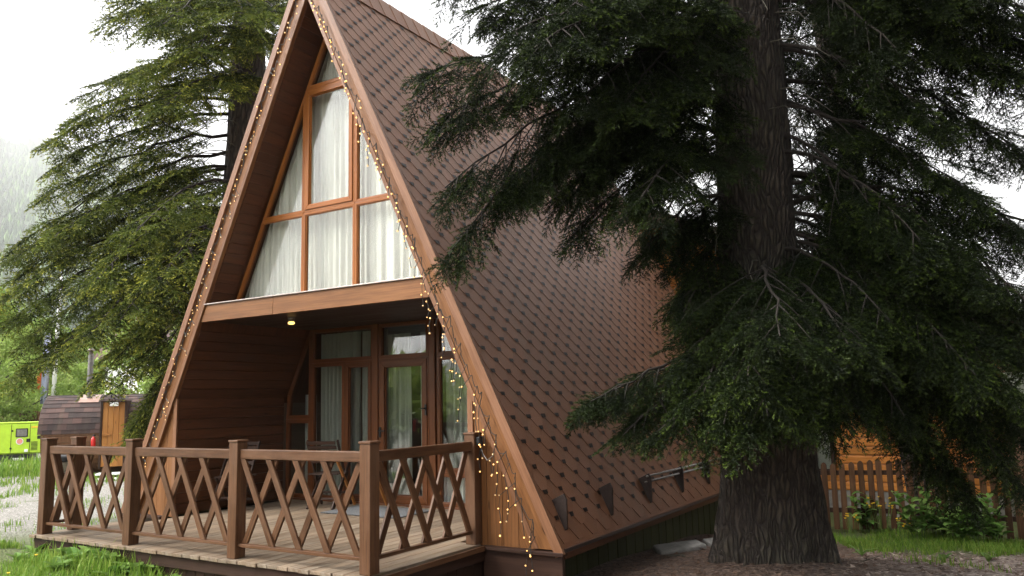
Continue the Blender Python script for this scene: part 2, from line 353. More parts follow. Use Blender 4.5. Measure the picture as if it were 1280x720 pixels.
# ------------------------------------------------------------------ ground and hills
def sstep(a, b, x):
    t = np.clip((x-a)/(b-a), 0, 1); return t*t*(3-2*t)
def ground_z(x, y):
    x = np.asarray(x, float); y = np.asarray(y, float)
    z = -.40-.40*sstep(3.2, 8.5, y)*sstep(-3, 1, x)*(1-sstep(14, 26, x))
    z += .035*np.sin(x*1.3+.5)*np.sin(y*1.1+1.)+.02*np.sin(x*2.9+y*2.1)
    z += .19*sstep(-1.2, -3.7, x)*sstep(1.2, -.1, y)*sstep(-9.5, -6, x)
    d = np.hypot(x-2.15, y-3.65); z += .10*np.exp(-(d/.95)**2)
    return z
def grid_axis(lim, fine):
    a = [0.0]; st = fine
    while a[-1] < lim:
        a.append(a[-1]+st)
        if a[-1] > 11: st *= 1.16
    a = np.array(a); return np.concatenate((-a[:0:-1], a))
def make_ground():
    ax = grid_axis(4800, .22)-1.0; ay = grid_axis(4800, .22)+2.0
    X, Y = np.meshgrid(ax, ay); Z = ground_z(X, Y); far = np.hypot(X, Y); Z = np.where(far > 60, -.4-.0*far, Z)
    nx, ny = len(ax), len(ay); v = np.stack((X, Y, Z), -1).reshape(-1, 3)
    i = np.arange(ny-1)[:, None]*nx+np.arange(nx-1)[None]; f = np.stack((i, i+1, i+nx+1, i+nx), -1).reshape(-1, 4)
    me = bpy.data.meshes.new('ground'); me.from_pydata(v.tolist(), [], f.tolist()); me.polygons.foreach_set('use_smooth', [True]*len(f))
    m, n, l, b = mat('gravel_grass_and_needle_litter')
    P = n.new('ShaderNodeTexCoord').outputs['Object']; sep = n.new('ShaderNodeSeparateXYZ'); l.new(P, sep.inputs[0])
    n1 = noise(n, l, P, .55, 5, .6); n2 = noise(n, l, P, 7, 5, .65); n3 = noise(n, l, P, 45, 3, .6)
    vo = n.new('ShaderNodeTexVoronoi'); vo.inputs['Scale'].default_value = 34; l.new(P, vo.inputs[0])
    vs = n.new('ShaderNodeSeparateColor'); l.new(vo.outputs['Color'], vs.inputs[0])
    gravel = mixc(n, l, vs.outputs[0], (.30, .285, .26), (.56, .54, .50))
    gravel = mixc(n, l, ramp(n, l, vo.outputs['Distance'], ((.25, 0.), (.62, .8))), gravel, (.16, .15, .13))
    soil = mixc(n, l, n2, (.055, .075, .02), (.12, .15, .04))
    vl = n.new('ShaderNodeTexVoronoi'); vl.inputs['Scale'].default_value = 24
    mp = n.new('ShaderNodeMapping'); mp.inputs['Scale'].default_value = (1, 2.2, 1); mp.inputs['Rotation'].default_value = (0, 0, .6); l.new(P, mp.inputs[0]); l.new(mp.outputs[0], vl.inputs[0])
    vls = n.new('ShaderNodeSeparateColor'); l.new(vl.outputs['Color'], vls.inputs[0])
    litter = mixc(n, l, ramp(n, l, vls.outputs[1], ((.1, 0.), (.55, .45), (.9, 1.))), (.055, .030, .021), (.20, .135, .10))
    litter = mixc(n, l, ramp(n, l, n3, ((.35, .6), (.6, 0.))), litter, (.04, .024, .017))
    chips = mixc(n, l, vls.outputs[0], (.12, .08, .06), (.50, .42, .37))
    # right of the deck: litter, with pale chips where the path to the fence is; left: gravel in patches of grass
    mx = math2(n, l, 'ADD', sep.outputs[0], math2(n, l, 'MULTIPLY', n1, 3.0))
    right = ramp(n, l, math2(n, l, 'MULTIPLY', math2(n, l, 'ADD', mx, 2.0), .25), ((.3, 0.), (.6, 1.)))
    left = ramp(n, l, math2(n, l, 'MULTIPLY', math2(n, l, 'ADD', mx, 9.0), .16), ((.30, 1.), (.62, 0.)))
    gl = math2(n, l, 'MULTIPLY', left, ramp(n, l, n1, ((.30, .0), (.44, 1.))))
    c = mixc(n, l, gl, soil, gravel)
    ch = ramp(n, l, math2(n, l, 'ADD', math2(n, l, 'MULTIPLY', sep.outputs[0], .16), math2(n, l, 'MULTIPLY', n2, .55)), ((.70, 0.), (.98, 1.)))
    lit = mixc(n, l, ch, litter, chips)
    yy = math2(n, l, 'ADD', sep.outputs[1], math2(n, l, 'MULTIPLY', n2, 1.6))
    g2 = math2(n, l, 'MULTIPLY', right, ramp(n, l, math2(n, l, 'MULTIPLY', yy, .1), ((.73, 1.), (.82, 0.))))
    c = mixc(n, l, g2, c, lit)
    l.new(c, b.inputs['Base Color']); b.inputs['Roughness'].default_value = .95
    bump(n, l, b, math2(n, l, 'ADD', math2(n, l, 'MULTIPLY', vo.outputs['Distance'], -.8), math2(n, l, 'ADD', vl.outputs['Distance'], n2)), .9, .035)
    o = link('ground', me, None, None, m); tag(o, kind='structure')
make_ground()

AZ0 = math.atan2(*(AT(60, 300, 1)-CAM)[[1, 0]])       # azimuth of the view to the left edge
def hill_profile(az, r):
    da = (az-AZ0+math.pi) % (2*math.pi)-math.pi
    db = (az-math.radians(262)+math.pi) % (2*math.pi)-math.pi; h = 150+800*np.exp(-(da/.55)**2)
    t = np.clip((r-600)/2700, 0, 1)
    rough = 1+.06*np.sin(az*17)+.05*np.sin(az*41+2)+.03*np.sin(az*90)
    return h*rough*(t**1.15)*np.where(r > 3350, np.clip(1-(r-3350)/1500, .2, 1), 1)
def make_hills():
    az = np.linspace(0, 2*math.pi, 361); r = np.linspace(560, 4600, 70)
    A, Rr = np.meshgrid(az, r); Z = hill_profile(A, Rr)-.6+6*np.sin(A*60+Rr*.02)*np.clip((Rr-500)/600, 0, 1)
    v = np.stack((CAM[0]+Rr*np.cos(A), CAM[1]+Rr*np.sin(A), Z), -1).reshape(-1, 3)
    nx = len(az); i = np.arange(len(r)-1)[:, None]*nx+np.arange(nx-1)[None]; f = np.stack((i, i+1, i+nx+1, i+nx), -1).reshape(-1, 4)
    me = bpy.data.meshes.new('hills'); me.from_pydata(v.tolist(), [], f.tolist()); me.polygons.foreach_set('use_smooth', [True]*len(f))
    m, n, l, b = mat('forest_floor_hillside'); P = n.new('ShaderNodeTexCoord').outputs['Object']
    c = mixc(n, l, ramp(n, l, noise(n, l, P, .012, 6, .65), ((.4, 0.), (.6, 1.))), (.03, .045, .025), (.09, .12, .05))
    l.new(c, b.inputs['Base Color']); b.inputs['Roughness'].default_value = 1
    o = link('hills', me, None, None, m); tag(o, kind='structure')
make_hills()

def tri_mesh(name, T, lf, m, parent=None, loc=None):
    """T (N,3,3) triangles, lf (N,3,2) -> one mesh"""
    n = len(T); me = bpy.data.meshes.new(name)
    me.vertices.add(n*3); me.loops.add(n*3); me.polygons.add(n)
    me.vertices.foreach_set('co', T.astype(np.float32).ravel())
    me.loops.foreach_set('vertex_index', np.arange(n*3, dtype=np.int32))
    me.polygons.foreach_set('loop_start', np.arange(0, n*3, 3, dtype=np.int32))
    at = me.attributes.new('lf', 'FLOAT_COLOR', 'POINT'); c = np.zeros((n*3, 4), np.float32); c[:, :2] = lf.reshape(-1, 2); c[:, 3] = 1
    at.data.foreach_set('color', c.ravel()); me.update(calc_edges=True)
    return link(name, me, parent, loc, M[m])

def hill_trees():
    rng = np.random.default_rng(5); N = 14000
    az = np.where(rng.random(N) < .8, AZ0+rng.normal(0, .16, N), AZ0-rng.random(N)*1.6); r = 640+2700*rng.random(N)**.8
    cx = CAM[0]+r*np.cos(az); cy = CAM[1]+r*np.sin(az); cz = hill_profile(az, r)-1
    h = rng.uniform(13, 28, N); w = h*rng.uniform(.22, .34, N); k = 5; T = []
    a0 = rng.random(N)*6.28; L = []
    pale = (rng.random(N) < .25)*.9; g = rng.random(N)
    for lev, (zb, zt, ws) in enumerate(((.05, .65, 1.), (.4, 1., .62))):
        for j in range(k):
            a = a0+j*2*math.pi/k+lev*.5; a2 = a+2*math.pi/k
            t = np.stack((np.stack((cx+np.cos(a)*w*ws, cy+np.sin(a)*w*ws, cz+h*zb), -1), np.stack((cx+np.cos(a2)*w*ws, cy+np.sin(a2)*w*ws, cz+h*zb), -1), np.stack((cx, cy, cz+h*zt), -1)), 1)
            T.append(t); L.append(np.repeat(np.stack((pale, g), -1)[:, None], 3, 1))
    o = tri_mesh('hillside_forest', np.concatenate(T), np.concatenate(L), 'hillforest')
    tag(o, 'hazy conifer forest covering the far hillside', 'forest', kind='stuff')
hill_trees()

# ------------------------------------------------------------------ the A-frame cabin
GX, GY = -2.4442, 1.5872
WO, ZA, WI, ZI = 3.3225, 6.8445, 3.0237, 6.316
YL = 9.0321-GY                # length of the roof
ZB1, ZB2, YW, YD = 2.644, 2.4326, .374, 1.85
ZK, XK = 1.47, 2.32
def XO(z): return WO*(1-z/ZA)
def XI(z): return WI*(1-z/ZI)
cabin = thing('a_frame_cabin', 'brown A-frame wooden cabin with steep shingle roof and glazed gable', 'cabin', (GX, GY, 0))

SL = math.hypot(WO, ZA); SN = np.array((ZA/SL, 0, WO/SL))   # outward normal of the right slope
def roof_pt(u, v, h, sg=1):                                  # u along the ridge, v down from the ridge
    p = np.array((WO*v/SL, u, ZA*(1-v/SL)))+SN*h; p[0] *= sg; return p
def shingle_slope(sg):
    """hexagonal tabs in real courses"""
    V = []; F = []; UV = []; tint = []; dash = []
    w, row, bw = .293, .128, .105; rng = random.Random(11+sg)
    v0 = 4.731+.128*22+.012; r = 0
    def emitf(pts, uvs, t, d):
        i = len(V)
        V.extend(pts); F.append(tuple(range(i, i+len(pts))) if sg > 0 else tuple(reversed(range(i, i+len(pts)))))
        uu = uvs if sg > 0 else list(reversed(uvs)); UV.extend(uu); tint.extend([t]*len(pts)); dash.extend([d]*len(pts))
    while True:
        vb = v0-r*row
        if vb < .05: break
        par = (r % 2)*w/2
        u = 1.683-GY-w*20+par
        while u < YL+w:
            uc = u; u += w
            if uc < -w*.6 or uc > YL+w*.6: continue
            def C(uu): return min(max(uu, .0), YL)
            vb2 = min(vb, SL+.02)
            top = max(vb-.285, .0); nz = vb-row
            if nz <= top: continue
            jit = rng.uniform(-.0015, .0015)
            def H(v): return .0035+.0075*(1-(vb-v)/.285)+jit*.3
            P2 = [(uc-w/2+.002, top), (uc+w/2-.002, top), (uc+w/2-.002, nz), (uc+bw/2, vb2), (uc-bw/2, vb2), (uc-w/2+.002, nz)]
            P2 = [(C(a), min(b, SL+.02)) for a, b in P2]
            t = min(1, max(0, rng.gauss(.45, .28)))
            emitf([roof_pt(a, b, H(b), sg) for a, b in P2], P2, t, 0)
            for k in (2, 3, 4):                              # the butt edges
                a, b = P2[k], P2[k+1]
                emitf([roof_pt(*a, H(a[1]), sg), roof_pt(*b, H(b[1]), sg), roof_pt(*b, H(b[1])-.006, sg), roof_pt(*a, H(a[1])-.006, sg)][::-1], [a, b, b, a], t, .5)
            # dark printed notch at the head of each visible tab
            hv = vb-.256; 
            if hv > .3:
                dw = .042+rng.uniform(-.006, .006); dh = .038+rng.uniform(-.004, .004)
                q = [(uc-dw, hv-.004), (uc+dw, hv-.004), (uc+dw*.8, hv+dh), (uc-dw*.8, hv+dh)]
                if 0 < uc-dw and uc+dw < YL: emitf([roof_pt(a, b, .0165, sg) for a, b in q][::1], q, t, 1)
        r += 1
    for k in range(26):
        a, b = YL*k/26, YL*(k+1)/26; q = [(a, SL-.34), (b, SL-.34), (b, SL+.02), (a, SL+.02)]; emitf([roof_pt(x, y, .0028, sg) for x, y in q], q, rng.random(), 0)
    me = bpy.data.meshes.new('shingles'); me.from_pydata([tuple(p) for p in V], [], F)
    uv = me.uv_layers.new(name='UVMap'); uv.data.foreach_set('uv', np.array(UV, np.float32).ravel())
    for nm, arr in (('tint', tint), ('dash', dash)):
        a = me.attributes.new(nm, 'FLOAT', 'CORNER'); a.data.foreach_set('value', np.array(arr, np.float32))
    return me
for sg in (1, -1):
    mb = MB()
    mb.prism([(0, ZA-.03), (sg*(WO-.014), 0), (sg*WI, 0), (0, ZI)], .02, YL, 'xz')
    rf = mb.build('roof', 'clad', cabin)
    link('shingles', shingle_slope(sg), rf, None, M['shingle'])
    mb = MB()                                               # eave board, drip edge and gutter lip
    mb.box(*sorted((sg*(WO-.03), sg*(WO+.02))), -.0, YL+.02, -.075, .015)
    mb.build('eave_board', 'clad', rf, .004)
    mb = MB(); mb.bar(roof_pt(-.03, SL+.012, .02, sg), roof_pt(YL+.02, SL+.012, .02, sg), .03, .012, (sg*SN[0], 0, SN[2]))
    mb.build('drip_edge', 'iron', rf, .003)
    # ridge cap: overlapping bent shingles
    mb = MB(); rng = random.Random(3); y = -.02
    while y < YL:
        y2 = min(y+.25, YL+.02)
        a = [roof_pt(y, .0, .030, sg), roof_pt(y2, .0, .022, sg), roof_pt(y2, .36, .022, sg), roof_pt(y, .36, .030, sg)]
        b = [roof_pt(y, .0, .018, sg), roof_pt(y2, .0, .010, sg), roof_pt(y2, .36, .010, sg), roof_pt(y, .36, .018, sg)]
        if sg > 0: mb.hexa([b[0], b[1], b[3], b[2], a[0], a[1], a[3], a[2]], 0)
        else: mb.hexa([a[0], a[1], a[3], a[2], b[0], b[1], b[3], b[2]], 0)
        y += .25
    o = mb.build('ridge_cap', 'shingle', rf)
    o.data.attributes.new('tint', 'FLOAT', 'CORNER').data.foreach_set('value', np.repeat([rng.random()*.6+.2 for _ in o.data.polygons], 4).astype(np.float32))
# gable: rake boards, trims, side panels
for sg in (1, -1):
    mb = MB(); mb.prism([(sg*WO, 0), (sg*0.0, ZA), (0, ZI), (sg*WI, 0)], -.022, .02); mb.build('rake_board', 'cabin', cabin, .003)
    mb = MB()
    n = np.array((SN[0]*sg, SN[2])); a = np.array((sg*WO, 0))+n*.022; b = np.array((0, ZA))+n*.022
    b2 = np.array((0, ZA+.022/SN[2])); a2 = np.array((sg*WO, 0))+n*.022
    ins = .070
    c = np.array((0, ZA-ins/SN[2])); d = np.array((sg*WO, 0))-n*ins
    mb.prism([tuple(a2+np.array((sg*.016, -.034))), tuple(b2), tuple(c), tuple(d+np.array((sg*.012, -.03)))], -.062, -.0225)
    mb.build('rake_trim', 'trimwood', cabin, .004)
    mb = MB(); q = np.array((sg*WI, 0)); 
    mb.prism([(sg*WI, 0), (0, ZI), (0, ZI+.05/SN[2]), (sg*WI+sg*.055, 0)], -.034, -.0225); mb.build('rake_fillet', 'trimwood', cabin, .003)
    mb = MB(); nb = 4; z_at = lambda x: ZI*(1-x/WI)
    for k in range(nb):
        x0 = XK+(WI-XK)*k/nb; x1 = XK+(WI-XK)*(k+1)/nb-.005
        mb.prism([(sg*x0, -.02), (sg*x1, -.02), (sg*x1, max(z_at(x1), -.01)), (sg*x0, z_at(x0))], .012, .045)
    mb.build('side_panel', 'cabin', cabin, .002)
    mb = MB(); mb.box(*sorted((sg*(XK-.03), sg*(XK+.035))), -.005, .010, 0, ZK); mb.build('corner_strip', 'trimwood', cabin, .003)
    mb = MB(); mb.box(*sorted((sg*2.47, sg*(WO+.03))), -.075, .02, -.045, -.012); mb.box(*sorted((sg*2.47, sg*(WO+.0))), -.03, .02, -.42, -.048)
    mb.build('foot_board', 'under', cabin, .004)
# beam and loft
mb = MB(); 
for x0, x1 in ((-XI(2.53), -.52), (-.517, XI(2.53))):
    mb.prism([(x0 if x0 > -1 else -XI(ZB2)+.01, ZB2), (x1 if x1 < 1 else XI(ZB2)-.01, ZB2), (x1 if x1 < 1 else XI(ZB1)-.01, ZB1), (x0 if x0 > -1 else -XI(ZB1)+.01, ZB1)], -.012, .05)
mb.build('beam', 'cabin', cabin, .003)
mb = MB(); mb.box(-XI(ZB1)-.02, XI(ZB1)+.02, -.035, YW+.02, ZB1+.002, ZB1+.016); mb.build('sill_flashing', 'flash', cabin, .003)
mb = MB(); nb = 16
for k in range(nb):
    y0 = .052+(YD-.05)*k/nb; mb.box(-XI(ZB2)+.0, XI(ZB2), y0, y0+(YD-.05)/nb-.004, ZB2+.012, ZB2+.03)
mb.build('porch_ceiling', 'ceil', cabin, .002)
mb = MB(); mb.box(-XI(ZB2), XI(ZB2), .052, 6.4, ZB2+.035, ZB1-.005); mb.build('loft_floor', 'ceil', cabin)
# cladding of the porch sides and of the gable soffits
for sg in (1, -1):
    mb = MB(); h = ZK/11
    for k in range(11):
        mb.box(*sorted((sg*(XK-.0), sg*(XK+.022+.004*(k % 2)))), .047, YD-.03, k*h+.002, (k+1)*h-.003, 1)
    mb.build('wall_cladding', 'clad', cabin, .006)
    mb = MB(); v = 0; li = math.hypot(WI, ZI); ni = np.array((-ZI/li*sg, 0, -WI/li))
    t0 = (ZK+.01)/ZI; hb = .135
    def PI_(tt, off): return np.array((sg*WI*(1-tt), 0, ZI*tt))+ni*off
    tt = t0
    while tt < .985:
        t2 = min(tt+hb/li, .985); zz = ZI*tt; ya, yb = (.02, YD-.03) if zz < ZB2-.1 else (.02, YW-.02)
        if not (ZB2-.12 < zz < ZB1-.02):
            a, b = PI_(tt+.0006, .0), PI_(t2-.0006, .0); c, d = PI_(tt+.0006, .014), PI_(t2-.0006, .014)
            mb.hexa([(p[0], y, p[2]) for p in (a, b, c, d) for y in (ya, yb)], 0)
        tt = t2
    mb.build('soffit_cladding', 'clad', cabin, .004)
# shells behind the cladding, rear gable, room
mb = MB(); mb.prism([(-WI, 0), (WI, 0), (0, ZI)], YL-.12, YL-.06); mb.build('rear_wall', 'cabin', cabin)
mb = MB(); mb.prism([(-WI+.02, 0.05), (WI-.02, .05), (0, ZI-.04)], 5.2, 5.26); mb.build('inner_wall', 'room', cabin)
for sg in (1, -1):
    mb = MB(); mb.box(*sorted((sg*2.36, sg*2.40)), .05, YL-.12, 0, ZK); mb.build('knee_wall', 'room', cabin)
    mb = MB(); n = 60
    for k in range(n):
        y0 = .03+(YL-.06)*k/n; mb.box(*sorted((sg*2.965, sg*(2.985+.004*(k % 2)))), y0, y0+(YL-.06)/n-.006, -1.1, -.076)
    mb.build('skirting', 'skirt', cabin, .003)
mb = MB(); mb.box(-2.9, 2.9, 1.9, YL-.13, -.06, -.01); mb.build('room_floor', 'room', cabin)

def window(name, poly, y, w, d, m, parent, pane=True, sash=0, glassy=None):
    mb = MB(); q = ring(mb, poly, w, y, y+d); f = mb.build(name, m, parent, .004)
    if sash:
        mb = MB(); q = ring(mb, inset(poly, w-.004), sash, y-.014, y+d*.7); mb.build('sash', m, f, .006)
    mb = MB(); qq = [(p[0]*1.0, p[1]) for p in q]; mb.prism(qq, y+d*.45, y+d*.45+.006); mb.build('pane', 'glass_up' if y < 1 else 'glass', f)
    mb = MB(); ring(mb, q, .010, y+d*.18, y+d*.44); mb.build('glazing_bead', m, f)
    return f
# upper window
def XU(z): return XI(z)-.05
B = .43; ZT, ZTT = 3.73, 5.33; z0 = ZB1+.02
zmeet = ZI*(1-(B+.05)/WI)
wy = YW
for sg in (1, -1):
    window('window', [(sg*XU(z0), z0), (sg*B, z0), (sg*B, ZT), (sg*XU(ZT), ZT)], wy, .034, .06, 'orange', cabin)
    window('window', [(sg*XU(ZT), ZT), (sg*B, ZT), (sg*B, zmeet)], wy, .034, .06, 'orange', cabin)
window('window', [(-B, z0), (B, z0), (B, ZT), (-B, ZT)], wy, .034, .06, 'orange', cabin)
window('window', [(-B, ZT), (B, ZT), (B, ZTT), (-B, ZTT)], wy, .034, .06, 'orange', cabin, sash=.062)
window('window', [(-XU(ZTT), ZTT), (XU(ZTT), ZTT), (0, ZI-.13)], wy, .045, .06, 'orange', cabin)
# lower glazing
dy = YD
zc = ZB2+.008; zt = 1.95
for sg in (-1, 1):
    window('window', [(sg*2.31, 0.02), (sg*1.80, .02), (sg*1.80, 1.145), (sg*2.31, 1.145)], dy, .05, .07, 'frame', cabin)
    window('window', [(sg*2.31, 1.145), (sg*1.80, 1.145), (sg*1.80, zc), (sg*(XI(zc)-.02), zc), (sg*2.29, 1.50)], dy, .05, .07, 'frame', cabin)
window('window', [(-1.80, .02), (-1.14, .02), (-1.14, zt), (-1.80, zt)], dy, .05, .07, 'frame', cabin)
window('window', [(-1.14, .02), (-.60, .02), (-.60, zt), (-1.14, zt)], dy, .035, .07, 'frame', cabin, sash=.055)
window('window', [(-1.80, zt), (-.60, zt), (-.60, zc), (-1.80, zc)], dy, .045, .07, 'frame', cabin)
window('window', [(-.50, zt), (.37, zt), (.37, zc), (-.50, zc)], dy, .045, .07, 'frame', cabin)
window('window', [(.50, zt), (1.80, zt), (1.80, zc), (.50, zc)], dy, .045, .07, 'frame', cabin)
for a, b in ((.50, 1.14), (1.14, 1.80)):
    window('window', [(a, .45), (b, .45), (b, zt), (a, zt)], dy, .05, .07, 'frame', cabin)
    window('window', [(a, .02), (b, .02), (b, .45), (a, .45)], dy, .05, .07, 'frame', cabin)
for x in (-.55, .435):
    mb = MB(); mb.box(x-.048, x+.048, dy-.02, dy+.09, 0, ZB2+.01); mb.build('door_post', 'frame', cabin, .005)
mb = MB(); mb.box(-XK+.0, XK, dy-.03, dy+.1, -.005, .018); mb.build('threshold', 'frame', cabin, .004)
door = window('door', [(-.50, .02), (.37, .02), (.37, zt), (-.50, zt)], dy, .03, .07, 'frame', cabin, sash=.085)
for x, z, L in ((-.455, .96, .12), (.33, 1.25, .05)):
    mb = MB(); mb.box(x-.014, x+.014, dy-.028, dy-.010, z-.07, z+.07); mb.tube([(x, dy-.03, z+.02), (x, dy-.06, z+.02), (x+(L if x < 0 else -L), dy-.065, z+.018)], .009, 8)
    mb.build('handle', 'black', door, .002)
# snow guards on the roof: brackets and two rails
sgd = thing('snow_guard', 'dark snow guard of triangular brackets and twin rails above the eave', 'snow guard', (GX, GY, 0))
for k, u in enumerate((.15, 1.15, 2.2, 3.25, 4.28, 5.2, 6.2, 7.2)):
    mb = MB(); p = [roof_pt(u, 7.15, .016), roof_pt(u, 7.45, .016), roof_pt(u, 7.45, .04), roof_pt(u, 7.21, .16), roof_pt(u, 7.15, .16)]
    mb.prism([(q[0], q[2]) for q in p], u-.012, u+.012)
    a = roof_pt(u, 7.12, .018); mb.build('bracket', 'iron', sgd, .003)
for v, h in ((7.175, .135), (7.225, .09)):
    mb = MB(); mb.tube([roof_pt(2.16, v, h), roof_pt(7.25, v, h)], .013, 8); mb.build('guard_rail', 'steel', sgd, 0, True)

# curtains, each hanging inside the glass
def curtain(label, x0, x1, z0, z1, y, m, waves=9, amp=.03, zi_top=None, seed=0, grp=None):
    rng = random.Random(seed); nu, nv = int(waves*10), 14; V = []; F = []; UV = []
    ph = [rng.uniform(-.6, .6) for _ in range(60)]
    for j in range(nv+1):
        for i in range(nu+1):
            s = i/nu; t = j/nv; x = x0+(x1-x0)*s; z = z0+(z1-z0)*t
            if zi_top: 
                lim = zi_top(z); x = max(-lim, min(lim, x))
            sw = s+.035*math.sin(s*7+seed)+.02*math.sin(s*17+seed*2)+.012*t*math.sin(s*5+seed*3); a = sw*waves*2*math.pi+ph[int(s*waves) % 60]*math.sin(s*waves*math.pi)**2
            yy = y+amp*math.sin(a)*(1.15-.35*t)*(.55+.6*abs(math.sin(s*4.3+seed)))+.012*math.sin(a*2.3+seed+t*2)
            V.append((x-GX*0, yy, z))
    for j in range(nv):
        for i in range(nu):
            k = j*(nu+1)+i; F.append((k, k+1, k+nu+2, k+nu+1))
    me = bpy.data.meshes.new('curtain'); me.from_pydata(V, [], F); uv = me.uv_layers.new(name='UVMap')
    co = [(V[l.vertex_index][2], V[l.vertex_index][0]) for l in me.loops]; uv.data.foreach_set('uv', np.array(co, np.float32).ravel())
    me.polygons.foreach_set('use_smooth', [True]*len(F))
    o = link('curtain', me, None, (GX, GY, 0), M[m]); tag(o, label, 'curtain', grp)
yc = YW+.16
lim = lambda z: max(XI(z)-.06, .02)
curtain('white curtain bunched at the left of the upper gable window', -2.2, -.86, z0+.05, 6.0, yc, 'curtain', 11, .022, lim, 1, 'upper window curtains')
curtain('white curtain filling the middle of the upper gable window', -.93, .55, z0+.05, 6.1, yc+.03, 'curtain', 13, .020, lim, 2, 'upper window curtains')
curtain('white curtain at the right of the upper gable window', .57, 2.1, z0+.05, 6.0, yc, 'curtain', 10, .022, lim, 3, 'upper window curtains')
yc = YD+.17
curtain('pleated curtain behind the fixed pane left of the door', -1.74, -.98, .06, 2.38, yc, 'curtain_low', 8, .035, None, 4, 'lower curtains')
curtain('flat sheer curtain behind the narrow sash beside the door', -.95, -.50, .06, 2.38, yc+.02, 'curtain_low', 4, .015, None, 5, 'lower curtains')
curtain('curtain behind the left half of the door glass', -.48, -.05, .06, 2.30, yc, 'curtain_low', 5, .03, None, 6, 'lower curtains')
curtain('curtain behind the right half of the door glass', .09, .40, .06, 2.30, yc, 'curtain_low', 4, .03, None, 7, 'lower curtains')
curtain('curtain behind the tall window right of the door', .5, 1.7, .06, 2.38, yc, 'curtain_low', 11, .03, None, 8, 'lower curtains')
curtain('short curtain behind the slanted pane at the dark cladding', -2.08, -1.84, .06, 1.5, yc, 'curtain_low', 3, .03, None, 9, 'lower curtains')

# ceiling lamps under the loft
def ceiling_lamp(x, y, label):
    t = thing('ceiling_lamp', label, 'ceiling lamp', (x, y, ZB2+.012))
    mb = MB(); mb.lathe((0, 0, 0), [(.045, -.0), (.045, -.012), (.035, -.018), (.035, -.05), (.028, -.05)], 20); mb.build('housing', 'steel', t, 0, True)
    mb = MB(); mb.lathe((0, 0, 0), [(.03, -.052), (.042, -.062), (.042, -.078), (.03, -.088), (.0, -.09)], 20); mb.build('bulb', 'lamp', t, 0, True)
ceiling_lamp(-3.16, 2.05, 'small glowing ceiling lamp under the beam of the porch')

# ------------------------------------------------------------------ string lights on the rakes
bulb_me = None
def string_lights(sg, label, n_drop, seed, spread):
    global bulb_me
    rng = random.Random(seed); t = thing('string_lights', label, 'string lights', (GX, GY, 0), 0, 'string lights on the gable')
    if bulb_me is None:
        bm = bmesh.new(); bmesh.ops.create_icosphere(bm, subdivisions=2, radius=.0098); bulb_me = bpy.data.meshes.new('bulb'); bm.to_mesh(bulb_me); bm.free()
        bulb_me.materials.append(M['bulb'])
    mb = MB(); main = []; pos = []
    for k in range(n_drop+1):
        f = k/n_drop; z = 6.55*(1-f)+.10*f if sg > 0 else 6.5*(1-f)+.35*f
        xm = XI(z)*.45+XO(z)*.55-.02
        p = np.array((sg*(xm+rng.uniform(-.045, .035)), -.066-rng.uniform(0, .012), z+rng.uniform(-.03, .03))); main.append(p)
    fine = []
    for a, b in zip(main[:-1], main[1:]):
        for i in range(5):
            s = i/5; fine.append(a*(1-s)+b*s+np.array((rng.uniform(-.008, .008), 0, -.05*math.sin(s*math.pi))))
    mb.tube(fine, .0042, 5)
    for k, p in enumerate(main[1:]):
        f = k/n_drop
        nb = rng.choice((1, 2, 2, 3) if f < .55 else (2, 3, 3, 4)) if sg > 0 else rng.choice((1, 1, 2, 2)); L = (.05+.07*nb)*rng.uniform(.7, 1.1)*spread(f)
        q = p.copy(); q[0] -= sg*rng.uniform(-.05, .05+.16*f*f); pts = [p]
        if sg < 0: q = p.copy(); q[0] += rng.choice((-.03, .07))
        for i in range(nb):
            q = q+np.array((rng.uniform(-.03, .03), rng.uniform(-.012, .004), -L/nb)); pts.append(q.copy()); pos.append(q.copy())
        mb.tube(pts, .0038, 5)
    mb.build('wire', 'wire', t)
    pos.sort(key=lambda q: q[2])
    for q in pos[:100]: link('bulb', bulb_me, t, tuple(q+np.array((0, -.012, 0)))).scale = (rng.uniform(.6, 1.0)*(.9 if sg > 0 else .82),)*3
    if pos[100:]:
        bm = bmesh.new()
        for q in pos[100:]: bmesh.ops.create_icosphere(bm, subdivisions=2, radius=.0098, matrix=Matrix.Translation(q+np.array((0, -.012, 0))))
        me = bpy.data.meshes.new('far_bulbs'); bm.to_mesh(me); bm.free(); tag(link('far_bulbs', me, t, None, M['bulb']), kind='stuff')
    return len(pos)
nb = [string_lights(1, 'warm fairy lights hanging thickly down the right gable edge', 68, 4, lambda f: .7+.9*f),
      string_lights(-1, 'warm fairy lights along the left gable edge', 76, 8, lambda f: .6)]

# ------------------------------------------------------------------ deck and railing
DX0, DX1 = -4.98, .06
deck = thing('wooden_deck', 'weathered board deck in front of the cabin', 'deck', (0, 0, 0))
mb = MB(); x = DX0; rng = random.Random(2)
while x < DX1-.05:
    x1 = min(x+.128, DX1); yl = 3.43 if x > -4.77 and x1 < -.13 else GY-.04
    if x < -4.72: yl = 1.0
    mb.box(x, x1-.007, -.035-rng.uniform(0, .014), yl, -.032+rng.uniform(-.002, .002), rng.uniform(-.002, .001)); x += .128
mb.build('deck_boards', 'deck', deck, .003)
mb = MB(); mb.box(DX0+.01, DX1-.02, .0, .045, -.15, -.033); mb.box(DX1-.062, DX1-.018, .046, GY-.03, -.15, -.033); mb.box(DX0+.01, DX0+.05, .046, 1.0, -.15, -.033)
mb.build('rim_board', 'under', deck, .003)
mb = MB(); mb.box(DX1+.0, DX1+.022, -.03, GY-.08, -.05, -.004); mb.build('edge_strip', 'rail', deck, .003)
mb = MB(); x = DX0+.05
while x < DX1-.1: mb.box(x, x+.13, .05, .075, -.62, -.152); x += .136
y = .08
